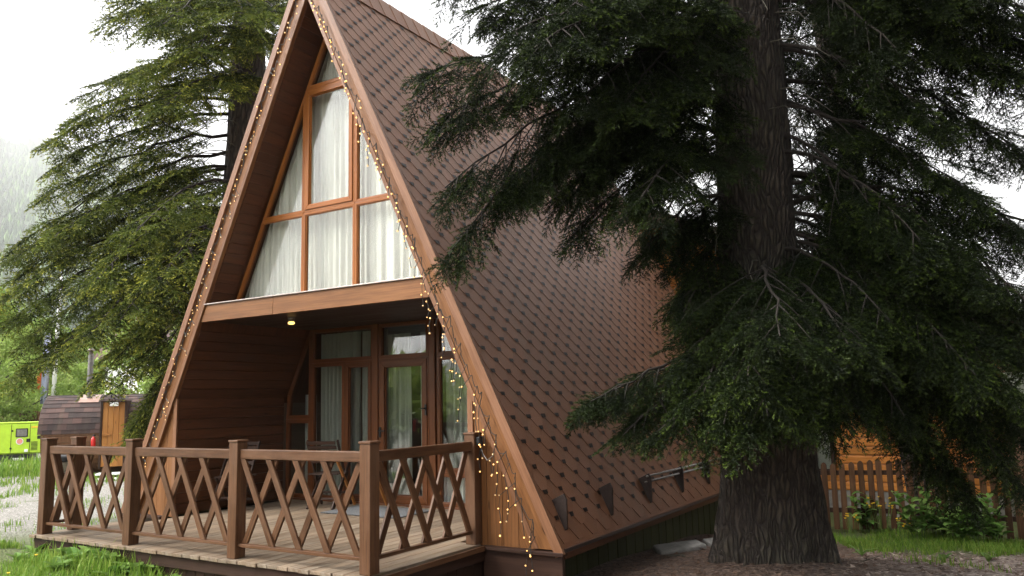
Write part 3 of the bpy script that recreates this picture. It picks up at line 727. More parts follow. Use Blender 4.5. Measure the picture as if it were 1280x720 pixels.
while y < GY-.1: mb.box(DX1-.09, DX1-.065, y, y+.13, -.62, -.152); y += .136
mb.build('deck_skirt', 'under', deck, .003)
mb = MB()
for x in (-4.6, -3., -1.5, -.3): mb.box(x, x+.1, .1, 3.3, -.6, -.036)
mb.build('joist', 'under', deck)

A = .1154; SP = 1.6017
rail = thing('deck_railing', 'brown timber deck railing with crossed lattice bays and capped posts', 'railing', (0, 0, 0))
def post(x1, y0, h=1.05):
    mb = MB(); mb.box(x1-A, x1, y0, y0+A, .002, h-.022, 2); p = mb.build('post', 'rail', rail, .006)
    mb = MB(); mb.box(x1-A-.008, x1+.008, y0-.008, y0+A+.008, h-.022, h, 0); mb.build('post_cap', 'rail', p, .006)
posts = [(-k*SP, 0) for k in range(4)]
for x, y in posts: post(x, y)
post(-4.80, .33); post(0, GY-A-.002)
def lattice(org, ux, L, n, front, slats=4):
    """org = left end of the bay at deck level, ux = unit vector along the bay, front = unit vector to the outside"""
    org, ux, front = (np.array(v, float) for v in (org, ux, front)); up = np.array((0, 0, 1.))
    zb, zt_ = .135, .878
    mb = MB(); mb.bar(org+up*.922, org+ux*L+up*.922, .062, .088); mb.build('top_rail', 'rail', rail, .008)
    mb = MB(); mb.bar(org+up*.117, org+ux*L+up*.117, .05, .03); mb.build('bottom_rail', 'rail', rail, .004)
    mb = MB(); st = L/(slats+.42)
    def sl(sa, za, sb, zb_, off):
        """slat clipped to the bay, ends cut level with the rails"""
        a = org+ux*sa+up*za+front*off; b = org+ux*sb+up*zb_+front*off; hw = .035*ux; th = .012*front
        mb.hexa([a-hw-th, b-hw-th, a+hw-th, b+hw-th, a-hw+th, b-hw+th, a+hw+th, b+hw+th], 0)
    for i in range(slats):
        sl(.035+st*i, zt_, .035+st*i+st*1.17, zb, .0135)
        sl(.05+st*i, zb, .05+st*i+st*1.13, zt_, -.0135)
    mb.build('lattice', 'rail', rail, .003)
for k in range(3):
    lattice((-(k+1)*SP+.0, A*.5, 0), (1, 0, 0), SP-A, 4, (0, -1, 0))
lattice((-A*.5, A, 0), (0, 1, 0), GY-2*A-.002, 4, (1, 0, 0))
lattice((-4.80-A*.5, A, 0), (0, 1, 0), .33-A, 1, (-1, 0, 0), 1)
# junction box and cable on the post at the house
t = thing('junction_box', 'small black junction box on the railing post beside the wall', 'junction box', (.002, GY-.06, .97))
mb = MB(); mb.box(0, .045, -.035, .035, -.04, .04); mb.build('housing', 'black', t, .006)
mb = MB(); mb.tube([(.03, 0, -.04), (.06, .0, -.12), (.14, -.05, -.18), (.22, -.06, -.13), (.26, -.07, .0)], .0035, 6); mb.build('cable', 'steel', t, 0, True)
# door mat
mb = MB(); 
for k in range(26): mb.box(-.62+k*.048, -.62+k*.048+.040, -.36, .36, .001, .012)
for k in range(9): mb.box(-.62, .62, -.36+k*.084, -.36+k*.084+.03, .0022, .0105, 0)
o = mb.build('door_mat', 'rubber', None, 0, False, (-2.45, 2.85, .002)); tag(o, 'grey ribbed mat on the deck before the glass door', 'door mat')

# porch furniture
def folding_chair(loc, rz, m, label, tagm=None):
    t = thing('folding_chair', label, 'chair', loc, rz, 'chairs on the porch')
    mb = MB()
    for k in range(6): mb.box(-.2, .2, -.2+k*.07, -.2+k*.07+.055, .43, .447)
    mb.build('seat', m, t, .003)
    for s in (-1, 1):
        mb = MB(); mb.bar((s*.215, -.24, 0), (s*.215, .22, .88), .022, .035, (0, 1, 0)); mb.build('leg', m, t, .003)
        mb = MB(); mb.bar((s*.185, .27, 0), (s*.185, -.18, .43), .022, .035, (0, 1, 0)); mb.build('leg', m, t, .003)
    mb = MB()
    for k in range(5): mb.bar((-.205, .105+k*.04, .60+k*.062), (.205, .105+k*.04, .60+k*.062), .012, .05, (0, .45, 1))
    b = mb.build('backrest', m, t, .003)
    if tagm:
        mb = MB(); mb.box(-.07, .05, .13, .135, .74, .765); mb.box(-.07, .05, .13, .135, .70, .72); mb.build('label_tag', 'white', b)
    mb = MB(); mb.bar((-.2, -.15, .17), (.2, -.15, .17), .02, .03); mb.bar((-.18, .17, .12), (.18, .17, .12), .02, .03); mb.build('stretcher', m, t, .003)
    return t
folding_chair((-4.42, 2.28, 0), R(20), 'oldwood', 'dark slatted folding chair against the left porch wall', True)
folding_chair((-3.45, 3.02, 0), R(200), 'oldwood', 'folding wooden chair beside the small porch table')
t = thing('folding_table', 'small wooden folding table with splayed legs before the sash window', 'table', (-2.95, 3.08, 0), R(10))
mb = MB()
for k in range(7): mb.box(-.3, .3, -.27+k*.078, -.27+k*.078+.068, .68, .70)
mb.build('tabletop', 'oldwood', t, .003)
for s in (-1, 1):
    for q in (-1, 1):
        mb = MB(); mb.bar((s*.25-q*.0, q*.27, 0), (s*.25, -q*.2, .68), .022, .04, (0, 1, 0)); mb.build('leg', 'saunadoor' if q > 0 else 'oldwood', t, .003)

# ------------------------------------------------------------------ conifers
def nrm(v): return v/(np.linalg.norm(v, axis=-1, keepdims=True)+1e-9)
def make_spray(rng, L, pairs, dens, nl, nw):
    """a flat twig with side shoots, all needles; returns triangles (N,3,3), youth (N,3)"""
    T = []; Y = []
    def shoot(a, b, young):
        a = np.array(a, float); b = np.array(b, float); ax = b-a; ln = np.linalg.norm(ax); ax /= ln
        n = max(5, int(ln*dens)); t = (np.arange(n)+rng.random(n)*.8)/n; p = a+(b-a)*t[:, None]
        s = np.cross(ax, (0, 0, 1)); s /= np.linalg.norm(s); u = np.cross(s, ax)
        roll = rng.uniform(0, 2*math.pi, n)
        rad = s*np.cos(roll)[:, None]*1.15+u*(np.sin(roll)*.8+.15)[:, None]
        d = nrm(ax*.75+rad*rng.uniform(.5, .9, (n, 1))); l = nl*rng.uniform(.75, 1.15, (n, 1))*(1-.3*t[:, None]**3)
        w = nrm(np.cross(d, nrm(rng.normal(size=(n, 3)))))*nw*.5
        tri = np.stack((p-w, p+w, p+d*l), 1); T.append(tri)
        yy = np.clip((t-.45)*1.5, 0, 1)*young; Y.append(np.stack((yy, yy, np.minimum(yy*1.3, 1)), 1))
    xs = np.linspace(.12, .86, pairs)*L
    dz = lambda x: -.10*x*x/L
    segs = 3
    for k in range(segs): shoot((L*k/segs, 0, dz(L*k/segs)), (L*(k+1)/segs, 0, dz(L*(k+1)/segs)), 1.0 if k == segs-1 else .0)
    for i, x in enumerate(xs):
        for sg in (1, -1):
            ln = (L-x)*rng.uniform(.42, .68)+.03; an = R(rng.uniform(42, 60)); xx = x+rng.uniform(-.01, .01)
            shoot((xx, 0, dz(xx)), (xx+math.cos(an)*ln, sg*math.sin(an)*ln, dz(xx)-ln*rng.uniform(.02, .28)), rng.uniform(.4, 1.0))
    T = np.concatenate(T); Y = np.concatenate(Y); return T, Y
def inside_cabin(P, pad=.10):
    x = np.abs(P[..., 0]-GX); z = P[..., 2]
    a = (x < (WO+pad)*(1-z/(ZA+pad))+.02) & (P[..., 1] > GY-.12) & (P[..., 1] < GY+YL+.1) & (z < ZA)
    b = (P[..., 0] > DX0-.1) & (P[..., 0] < .15) & (P[..., 1] > -.15) & (P[..., 1] < GY) & (z < 1.2)
    return a | b
class Conifer:
    def __init__(s, seed, sprays, step=.22, lat=.85, sp=.16, hang=.35, scale=(.8, 1.2)):
        s.rng = np.random.default_rng(seed); s.tm = sprays; s.P = []; s.D = []; s.S = []; s.Yg = []; s.wood = MB(); s.limbs = MB(); s.dead = MB()
        s.step = step; s.lat = lat; s.sp = sp; s.hang = hang; s.sc = scale
    def spray(s, p, d, sc=1, yg=1.): s.P.append(p); s.D.append(d); s.S.append(sc*s.rng.uniform(*s.sc)); s.Yg.append(yg)
    def limb(s, S0, T, arch=.15, r0=.035, bare=.18, lat=None, hang=None, yg=1., upturn=0., dens=1.):
        rng = s.rng; yg = yg*rng.uniform(.35, 1.35); S0 = np.array(S0, float); T = np.array(T, float); L = np.linalg.norm(T-S0); up = np.array((0, 0, 1.))
        lat = lat or s.lat; hang = s.hang if hang is None else hang
        n = 12; tt = np.linspace(0, 1, n)[:, None]
        wob = rng.normal(0, .02*L, (n, 3))*np.sin(tt*math.pi)
        pts = S0+(T-S0)*tt+up*(4*tt*(1-tt)*arch*L)+up*(upturn*L*tt**4-upturn*L*tt**2*.5)+wob*.5
        s.limbs.tube(list(pts), list(np.linspace(r0, .006, n)), 5, False)
        def at(t): k = t*(n-1); i = min(int(k), n-2); return pts[i]*(1-(k-i))+pts[i+1]*(k-i), nrm(pts[i+1]-pts[i])
        q = bare*L
        while q < L-.02:
            t = q/L; p, tan = at(t); side = nrm(np.cross(tan, up))
            for sg in (1, -1):
                ll = lat*(.18+.9*(1-t)**.8)*min(1, .45+t*1.6)*rng.uniform(.65, 1.2)
                d = nrm(tan*rng.uniform(.5, .8)+side*sg*rng.uniform(.7, 1.)-up*hang*rng.uniform(.2, 1.4))
                m = max(2, int(ll/s.sp)); lp = [p]
                droop = rng.uniform(.2, .7)*hang
                for k in range(1, m+1):
                    a = ll*k/m; lp.append(p+d*a-up*droop*a*a)
                s.limbs.tube(lp, list(np.linspace(.009, .003, len(lp))), 3, False)
                for k in range(m):
                    if rng.random() > dens: continue
                    dl = nrm(lp[k+1]-lp[k]); sd = nrm(np.cross(dl, up))
                    for s2 in (1, -1):
                        if k == 0 and rng.random() < .5: continue
                        s.spray(lp[k+1]*.6+lp[k]*.4, nrm(dl*rng.uniform(.5, .9)+sd*s2*rng.uniform(.45, .8)-up*hang*rng.uniform(0, .9)), .8, yg*.8)
                s.spray(lp[-2]*.4+lp[-1]*.6, nrm(lp[-1]-lp[-2]), 1.0, yg)
            q += s.step*rng.uniform(.8, 1.2)
            if rng.random() < hang*.8: s.spray(p, nrm(tan*.4-up*rng.uniform(.4, 1.2)+side*rng.normal(0, .3)), .9, yg*.6)
        s.spray(at(.93)[0], nrm(pts[-1]-pts[-2]), 1.1, yg)
    def build(s, mn, parent, origin, keep=None):
        rng = s.rng; P = np.array(s.P); D = nrm(np.array(s.D)); Sc = np.array(s.S); Yg = np.array(s.Yg)
        tip = P+D*.3
        k = ~(inside_cabin(P) | inside_cabin(tip)) & (np.linalg.norm(P-CAM, axis=1) > 2.4)
        if keep is not None: k &= keep(P)
        P, D, Sc, Yg = P[k], D[k], Sc[k], Yg[k]
        Z = nrm(np.array((0, 0, 1.))-D*D[:, 2:3]+rng.normal(0, .28, (len(P), 3))); Yv = nrm(np.cross(Z, D)); Z = np.cross(D, Yv)
        which = rng.integers(0, len(s.tm), len(P)); Ts = []; Ls = []
        for i, (T, Y) in enumerate(s.tm):
            q = which == i; n = q.sum()
            if not n: continue
            B = np.stack((D[q], Yv[q], Z[q]), 1)*Sc[q][:, None, None]
            Tr = np.einsum('tvk,nkj->ntvj', T, B)+P[q][:, None, None, :]
            lf = np.zeros((n,)+Y.shape+(2,), np.float32); lf[..., 0] = np.minimum(Y[None]*(Yg[q]*rng.uniform(.25, 1, n))[:, None, None], 1); lf[..., 1] = rng.random(n)[:, None, None]
            Ts.append(Tr.reshape(-1, 3, 3)); Ls.append(lf.reshape(-1, 3, 2))
        T = np.concatenate(Ts)-np.array(origin); print(mn, 'sprays', len(P), 'tris', len(T))
        return tri_mesh('crown', T, np.concatenate(Ls), mn, parent)
def trunk_mesh(mb, pts, rad, lobes, seed, na=72, nz=130, rough=.032):
    """pts/rad: centre line and radius against height, with buttress lobes at the foot"""
    rng = np.random.default_rng(seed); pts = np.array(pts, float); zz = pts[:, 2]
    zs = zz[0]+(zz[-1]-zz[0])*np.linspace(0, 1, nz)**1.35; an = np.linspace(0, 2*math.pi, na, endpoint=False)
    cx = np.interp(zs, zz, pts[:, 0]); cy = np.interp(zs, zz, pts[:, 1]); rr = np.interp(zs, zz, rad)
    A_, Z_ = np.meshgrid(an, zs); hz = (Z_-zz[0])
    f = np.zeros_like(A_)
    for a, w, h, amp in lobes:
        da = (A_-a-.15*np.sin(hz*2)+math.pi) % (2*math.pi)-math.pi; f += amp*np.exp(-(da/w)**2)*np.exp(-hz/h)
    rid = np.zeros_like(A_)
    for k in range(26):
        q = rng.integers(7, 34); rid += np.sin(A_*q+rng.uniform(0, 6.3)+rng.uniform(-1.6, 1.6)*Z_+.9*np.sin(Z_*rng.uniform(1.5, 6)+rng.uniform(0, 6)))/5.1*np.sin(Z_*rng.uniform(.5, 3)+rng.uniform(0, 6))
    rr = rr[:, None]*(1+f)+rough*np.abs(rid)*1.0*(1+1.2*np.exp(-hz/.7))
    V = np.stack((cx[:, None]+rr*np.cos(A_), cy[:, None]+rr*np.sin(A_), Z_), -1).reshape(-1, 3)
    i0 = len(mb.v); mb.v += [tuple(p) for p in V]
    for j in range(nz-1):
        for i in range(na):
            q = (i+1) % na; fc = (i0+j*na+i, i0+j*na+q, i0+(j+1)*na+q, i0+(j+1)*na+i); mb.f.append(fc); mb.uv += [(0, 0)]*4
srng = np.random.default_rng(42)
HERO = [make_spray(srng, .36, 6, 215, .027, .0072) for _ in range(5)]
MIDS = [make_spray(srng, .46, 5, 92, .036, .0165) for _ in range(4)]
FARS = [make_spray(srng, .50, 4, 46, .045, .02) for _ in range(3)]
def sub_obj(mb, name, m, parent, origin):
    o = mb.v; mb.v = [tuple(np.array(p)-origin) for p in mb.v]; ob = mb.build(name, m, parent, 0, True); return ob

# --- the big spruce at the right, close to the roof
base = AT(970, 712, 8.25); base[2] = float(ground_z(base[0], base[1]))-.15
mid = AT(942, 200, 8.25); top = AT(930, 0, 8.3)
hi = top+(top-mid)*np.array((3.3, 3.3, 3.3))
big = thing('spruce_tree', 'huge dark spruce with furrowed trunk and low boughs at the right of the cabin roof', 'tree', tuple(base))
c = Conifer(7, HERO, .165, .88, .125, .62, (.8, 1.3))
trunk_mesh(c.wood, [base, AT(966, 640, 8.25), AT(958, 540, 8.25), AT(950, 400, 8.25), mid, top, hi], [.50, .455, .425, .39, .355, .315, .10],
           [(-2.6, .30, .42, .42), (-1.75, .22, .28, .24), (-1.0, .25, .30, .28), (-.2, .32, .42, .42), (.9, .35, .3, .25), (2.0, .4, .3, .3), (3.1, .30, .36, .36)], 3)
def TR(z):
    ks = [base, mid, top, hi]; zz = [k[2] for k in ks]
    return np.array((np.interp(z, zz, [k[0] for k in ks]), np.interp(z, zz, [k[1] for k in ks]), z))
# boughs read off the photograph: tip pixel, depth, height of the root on the trunk, arch
for (px, py, d, zr, arch, kw) in [
    (530, 92, 7.0, 5.0, .06, {}), (548, 150, 7.1, 4.7, .10, {}), (556, 235, 6.9, 4.2, .16, dict(hang=.9)), (560, 318, 6.9, 3.9, .22, dict(hang=1.0, lat=.6)),
    (600, 8, 7.4, 5.7, .05, {}), (570, -40, 7.2, 6.2, .05, {}), (640, 40, 6.4, 5.0, .12, {}), (668, 60, 6.0, 5.0, .12, {}), (700, 20, 6.2, 5.6, .1, {}),
    (640, 225, 7.0, 4.2, .15, dict(hang=.8)), (690, 250, 7.3, 4.0, .15, dict(hang=.8)), (715, 295, 7.4, 3.7, .16, dict(hang=.5, lat=.6)), (805, 312, 7.6, 3.4, .12, dict(lat=.5)),
    (820, 180, 7.0, 4.6, .1, {}), (850, 100, 6.7, 5.2, .1, {}), (780, 130, 6.6, 5.0, .1, {}), (720, 130, 6.8, 5.0, .1, {}), (800, 250, 6.6, 4.0, .12, {}),
    (738, 502, 7.5, 1.95, .02, dict(lat=.5, hang=.45)), (732, 506, 7.9, 1.9, .03, dict(lat=.5)), (778, 545, 7.3, 1.8, .05, dict(lat=.5, hang=.5)), (840, 535, 6.9, 1.85, .10, dict(hang=.6)),
    (865, 450, 7.2, 2.4, .08, dict(hang=.4, lat=.5)), (880, 490, 6.8, 2.1, .1, dict(hang=.6)),
    (905, 530, 6.5, 1.8, .16, dict(hang=.75)), (960, 520, 6.3, 1.8, .18, dict(hang=.8)), (1000, 505, 6.6, 1.85, .16, dict(hang=.7)), (935, 470, 6.3, 2.2, .15, dict(hang=.8)),
    (975, 420, 6.1, 2.5, .15, dict(hang=.8)), (1010, 470, 6.4, 2.3, .15, dict(hang=.8)), (1060, 500, 6.7, 2.0, .16, dict(hang=.7)), (1060, 430, 6.3, 2.5, .12, dict(hang=.8)),
    (1110, 400, 6.8, 2.8, .12, dict(hang=.7)), (1130, 520, 6.8, 2.2, .16, dict(hang=.8)), (1160, 470, 7.3, 2.5, .14, dict(hang=.7)), (1100, 480, 7.6, 2.3, .12, dict(hang=.8)),
    (1215, 632, 7.4, 2.3, .16, dict(hang=.5, lat=.6)), (1205, 612, 7.5, 2.3, .16, dict(hang=.6, lat=.6)), (1170, 590, 7.6, 2.2, .14, dict(hang=.6)), (1250, 560, 7.4, 2.6, .15, dict(hang=.8)),
    (1265, 480, 7.0, 3.0, .13, dict(hang=.7)), (1240, 420, 7.2, 3.2, .12, {}), (1275, 370, 7.4, 3.6, .10, {}), (1200, 340, 7.2, 3.5, .12, {}), (1150, 300, 6.9, 3.8, .12, {}),
    (1290, 300, 7.8, 4.4, .06, {}), (1210, 240, 7.4, 4.3, .1, {}), (1280, 190, 7.6, 4.9, .08, {}), (1180, 150, 7.2, 4.9, .1, {}), (1260, 90, 7.4, 5.6, .08, {}), (1120, 60, 7.0, 5.6, .1, {}),
    (1200, 20, 7.2, 6.0, .08, {}), (1090, 250, 7.3, 4.0, .1, {}), (1060, 20, 7.3, 5.9, .08, dict(lat=.5)), (1150, 390, 8.4, 3.2, .1, {}), (1230, 520, 8.2, 2.7, .12, {}),
    (855, 390, 7.6, 2.9, .10, dict(lat=.6)), (845, 318, 7.9, 3.5, .08, dict(lat=.6)), (868, 352, 7.8, 3.2, .08, dict(lat=.6)), (850, 368, 8.3, 3.1, .08, dict(lat=.5)),
    (1300, 20, 7.0, 6.1, .08, {}), (1330, -30, 7.4, 6.7, .06, {}), (1320, 80, 7.6, 5.7, .06, {}), (1240, -20, 6.8, 6.6, .08, {}), (1260, 40, 8.0, 6.0, .06, {}), (1180, -10, 7.0, 6.4, .08, {}), (1335, 130, 7.3, 5.4, .08, {}),
    (1310, 400, 7.0, 3.6, .12, {}), (1320, 470, 7.2, 3.2, .12, dict(hang=.8)), (1300, 530, 7.4, 2.8, .14, dict(hang=.8)), (1265, 585, 7.2, 2.5, .16, dict(hang=.7)), (1320, 575, 7.6, 2.7, .14, dict(hang=.7)), (1220, 470, 6.8, 2.9, .14, dict(hang=.8)), (1230, 380, 7.8, 3.4, .1, {}), (1180, 430, 7.2, 3.0, .12, {}), (1285, 620, 7.6, 2.4, .14, dict(hang=.5))]:
    T_ = AT(px, py, d); s0 = TR(zr); c.limb(s0+nrm((T_-s0)*np.array((1, 1, 0)))*.25, T_, arch, .026, bare=.05 if d < 6.95 and zr < 3 else .18, dens=.55 if 1000 < px < 1260 and py < 330 else (.85 if py < 200 else 1.), **kw)
# the boughs of the far side and of the top
rng = np.random.default_rng(12)
for k in range(46):
    z = 1.9+k*.17; az = k*2.4+rng.uniform(-.3, .3); v = np.array((math.cos(az), math.sin(az), 0))
    toc = nrm((CAM-TR(z))*np.array((1, 1, 0)))
    if z < 6 and v@toc > .05: continue
    if z < 4.3 and v@np.array((-RT[0], -RT[1], 0)) > .25: continue
    L = rng.uniform(2.5, 3.6)*(1 if z < 6.5 else max(.3, 1-(z-6.5)/9)); s0 = TR(z)
    c.limb(s0+v*.25, s0+v*L+np.array((0, 0, -L*rng.uniform(.12, .40))), rng.uniform(.05, .15), .03, dens=.7)
# bare dead twigs on the trunk
for k in range(46):
    z = rng.uniform(1.4, 6); az = rng.uniform(0, 6.28); s0 = TR(z); v = np.array((math.cos(az), math.sin(az), 0)); L = rng.uniform(.4, 1.3); p = s0+v*.33; pts = [p]
    for j in range(5): p = p+v*L/5+np.array((rng.normal(0, .03), rng.normal(0, .03), -.02-.05*j*L)); pts.append(p)
    c.dead.tube(pts, [.009, .007, .006, .005, .004, .003], 4, False)
def trunk_clear(P):
    q = P-np.stack([TR(z) for z in np.clip(P[:, 2], base[2], hi[2])]); lat = np.abs(q@RT); dep = q@np.array((FW[0], FW[1], 0))
    return ~((lat < .44) & (dep < .1) & (P[:, 2] > 2.75))
c.build('needle_shaded', big, base, keep=trunk_clear)
sub_obj(c.wood, 'trunk', 'bark', big, base); sub_obj(c.limbs, 'limbs', 'limb', big, base); sub_obj(c.dead, 'dead_twigs', 'deadtwig', big, base)

# --- the spruce behind the left rake
lb = AT(297, 520, 14.0); lb[2] = -.5
left = thing('spruce_tree', 'tall sunlit green spruce with drooping boughs left of the cabin gable', 'tree', tuple(lb))
c = Conifer(21, MIDS, .25, 1.05, .18, .30, (.9, 1.35))
lt = np.array((lb[0]-.0, lb[1]+.1, 15.5))
trunk_mesh(c.wood, [lb, lb*.8+lt*.2, lb*.5+lt*.5, lt], [.50, .40, .30, .04], [(0, .4, .3, .3), (2.1, .4, .3, .3), (4.2, .4, .3, .3)], 6, 40, 60)
def TL(z): f = (z-lb[2])/(lt[2]-lb[2]); return lb*(1-f)+lt*f
for (px, py, d, zr, arch, kw) in [
    (88, 152, 13.4, 6.6, .05, {}), (110, 118, 13.8, 7.2, .04, {}), (130, 30, 13.6, 8.4, .04, {}), (150, -20, 13.6, 9.1, .05, {}), (60, 178, 13.2, 6.2, .06, dict(lat=.8)),
    (48, 250, 13.2, 5.6, .04, {}), (75, 205, 13.5, 6.0, .04, {}), (14, 322, 13.0, 5.0, .03, {}), (30, 300, 13.4, 5.3, .04, dict(lat=.9)), (60, 300, 12.6, 5.0, .05, {}),
    (5, 372, 12.8, 4.2, .04, {}), (12, 400, 12.6, 3.9, .05, {}), (40, 420, 12.4, 3.6, .06, {}), (20, 350, 13.6, 4.6, .03, {}), (70, 440, 12.2, 3.4, .08, {}), (30, 462, 12.6, 3.1, .06, dict(lat=.7)),
    (110, 420, 11.8, 3.3, .1, {}), (150, 400, 11.6, 3.4, .1, {}), (200, 350, 11.5, 3.8, .1, {}), (120, 350, 11.9, 4.1, .1, {}), (160, 300, 11.8, 4.6, .08, {}), (215, 390, 11.8, 3.3, .1, {}),
    (130, 470, 12.0, 2.8, .08, {}), (175, 520, 12.3, 2.2, .08, dict(hang=.8)), (195, 500, 12.0, 2.4, .1, dict(hang=.8)), (165, 545, 12.6, 2.0, .08, dict(hang=.8)), (180, 460, 11.9, 2.8, .1, {}), (205, 440, 12.1, 2.9, .1, {}),
    (230, 330, 12.0, 4.0, .08, {}), (210, 130, 12.0, 6.6, .05, {}), (170, 90, 12.2, 7.1, .05, {}), (250, 60, 12.0, 7.4, .06, {}),
    (205, 30, 12.0, 8.0, .06, {}), (300, 20, 12.1, 7.9, .08, {}), (330, 60, 12.6, 7.3, .06, dict(lat=.8)), (345, 15, 13.0, 8.0, .05, {}), (260, 110, 12.3, 6.6, .05, dict(lat=.8))]:
    T_ = AT(px, py, d); s0 = TL(zr+.75); c.limb(s0, T_, arch+.05, .04, **kw)
rng = np.random.default_rng(31)
for k in range(28):
    z = 2.2+k*.44; az = k*2.4+rng.uniform(-.3, .3); v = np.array((math.cos(az), math.sin(az), 0))
    if z < 8.3 and v@nrm((CAM-TL(z))*np.array((1, 1, 0))) > .2: continue
    if z < 8.3 and v@np.array((-RT[0], -RT[1], 0)) > .55: continue
    L = (4.0 if z < 5 else 4.0*(15.8-z)/10.8)*rng.uniform(.8, 1.05); s0 = TL(z)
    c.limb(s0, s0+v*L+np.array((0, 0, -L*rng.uniform(.3, .5))), rng.uniform(.02, .08), .04, dens=.75)
for k in range(16):
    s0 = TL(rng.uniform(5, 7.5)); v = nrm(np.array((rng.normal(-.3, .6), -1, 0))); L = rng.uniform(.5, 1.5); p = s0+v*.3; pts = [p]
    for j in range(5): p = p+v*L/5+np.array((rng.normal(0, .04), 0, -.05*j*L)); pts.append(p)
    c.dead.tube(pts, [.014, .011, .009, .007, .006, .004], 4, False)
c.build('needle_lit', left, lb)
sub_obj(c.wood, 'trunk', 'bark2', left, lb); sub_obj(c.limbs, 'limbs', 'limb', left, lb); sub_obj(c.dead, 'dead_twigs', 'deadtwig', left, lb)

# --- a second spruce farther right, behind the big one
def back_tree(label, px, d, H, Rb, seed, zlow, n, m='needle_far', tm=None, lean=(0, 0)):
    b0 = AT(px, 520, d); b0[2] = float(ground_z(b0[0], b0[1]))-.1
    o = thing('spruce_tree', label, 'tree', tuple(b0)); c = Conifer(seed, tm or FARS, .34, .95, .25, .5); t0 = b0+np.array((lean[0], lean[1], H))
    trunk_mesh(c.wood, [b0, b0*.5+t0*.5, t0], [.21, .16, .03], [(0, .4, .3, .2)], seed, 24, 30, .012); rng = np.random.default_rng(seed)
    for k in range(n):
        f = k/n; z = zlow+(H-zlow-.5)*f; az = k*2.4+rng.uniform(-.4, .4); v = np.array((math.cos(az), math.sin(az), 0)); L = Rb*(1-f)**.8*rng.uniform(.75, 1.1)+.2
        s0 = b0+(t0-b0)*z/H; c.limb(s0, s0+v*L+np.array((0, 0, -L*rng.uniform(.2, .5))), .06, .025, dens=.55)
    c.build(m, o, b0); sub_obj(c.wood, 'trunk', 'bark2', o, b0); sub_obj(c.limbs, 'limbs', 'limb', o, b0)
back_tree('slender dark spruce standing behind the right boughs of the huge spruce', 1150, 12.6, 14, 2.5, 51, 2.2, 46, tm=MIDS, lean=(-1.75*RT[0], -1.75*RT[1]))

# --- unseen spruces added at the right to shade the roof and deck side
def shade_tree(x, y, H, Rb, seed, label):
    b0 = np.array((x, y, -.5)); o = thing('spruce_tree', label, 'tree', tuple(b0)); c = Conifer(seed, FARS, .36, 1.0, .26, .5); t0 = b0+np.array((0, 0, H)); rng = np.random.default_rng(seed)
    trunk_mesh(c.wood, [b0, b0*.5+t0*.5, t0], [.36, .25, .03], [(0, .4, .3, .2)], seed, 24, 30, .012); n = 80
    for k in range(n):
        f = k/n; z = 1.6+(H-2.1)*f; az = k*2.4+rng.uniform(-.4, .4); v = np.array((math.cos(az), math.sin(az), 0)); L = Rb*(1-f)**.8*rng.uniform(.75, 1.1)+.2
        s0 = b0+np.array((0, 0, z)); c.limb(s0, s0+v*L+np.array((0, 0, -L*rng.uniform(.1, .4))), .06, .025, dens=.85)
    c.build('needle_far', o, b0, keep=lambda P: ((P-CAM)@RT)/np.maximum((P-CAM)@FW, .1) > .68); sub_obj(c.wood, 'trunk', 'bark2', o, b0); sub_obj(c.limbs, 'limbs', 'limb', o, b0)
shade_tree(8.3, -1.2, 14, 3.4, 61, 'broad unseen spruce, added right of the viewer to shade the deck side')
shade_tree(11.2, 2.6, 17, 4.4, 63, 'tallest unseen spruce, added beyond the broad one to shade the roof')
shade_tree(9.4, -5.8, 15, 3.8, 67, 'unseen spruce level with the viewer, added at the right for shade')

# ------------------------------------------------------------------ rear house behind the fence
HY = 10.6; gz = -.85
house = thing('log_house', 'orange log house with low brown gable roof behind the picket fence', 'house', (0, HY, gz))
XL, XR = -5.2, 5.2; PK = -1.8
def hz(x): return 5.02-.42*abs(x-PK)-gz          # underside of the roof above the house's foot
mb = MB(); k = 0; h = .155
while .45+k*h < hz(PK):
    za, zb = .45+k*h, .45+(k+1)*h-.004
    xr = min(XR-.9, PK+(5.02-gz-zb)/.42); xl = max(XL, PK-(5.02-gz-zb)/.42)
    if xr-xl > .2: mb.box(xl, xr, .0, .12+.004*(k % 2), za, zb)
    k += 1
mb.build('log_wall', 'logwall', house, .025)
mb = MB(); mb.box(XL, XR-.9, .02, .1, -.1, .448); mb.build('plinth', 'concrete', house)
mb = MB(); k = 0
while k*h < 2.3: mb.box(XR-1.02, XR-.9, .125, 7, .45+k*h, .45+(k+1)*h-.004); mb.box(XL, XL+.12, .125, 7, .45+k*h, .45+(k+1)*h-.004); k += 1
mb.build('side_wall', 'logwall', house, .025)
for sg in (1, -1):
    mb = MB(); w = 7.0; z0_ = hz(PK)
    mb.prism([(PK, z0_), (PK+sg*w, z0_-.42*w), (PK+sg*w, z0_-.42*w+.2), (PK, z0_+.2)], -1.1, 7.5); r_ = mb.build('roof', 'brownroof', house)
    mb = MB(); mb.prism([(PK, z0_+.03), (PK+sg*w, z0_-.42*w+.03), (PK+sg*w, z0_-.42*w+.215), (PK, z0_+.215)], -1.14, -1.105); mb.build('barge_board', 'oldwood', r_, .004)
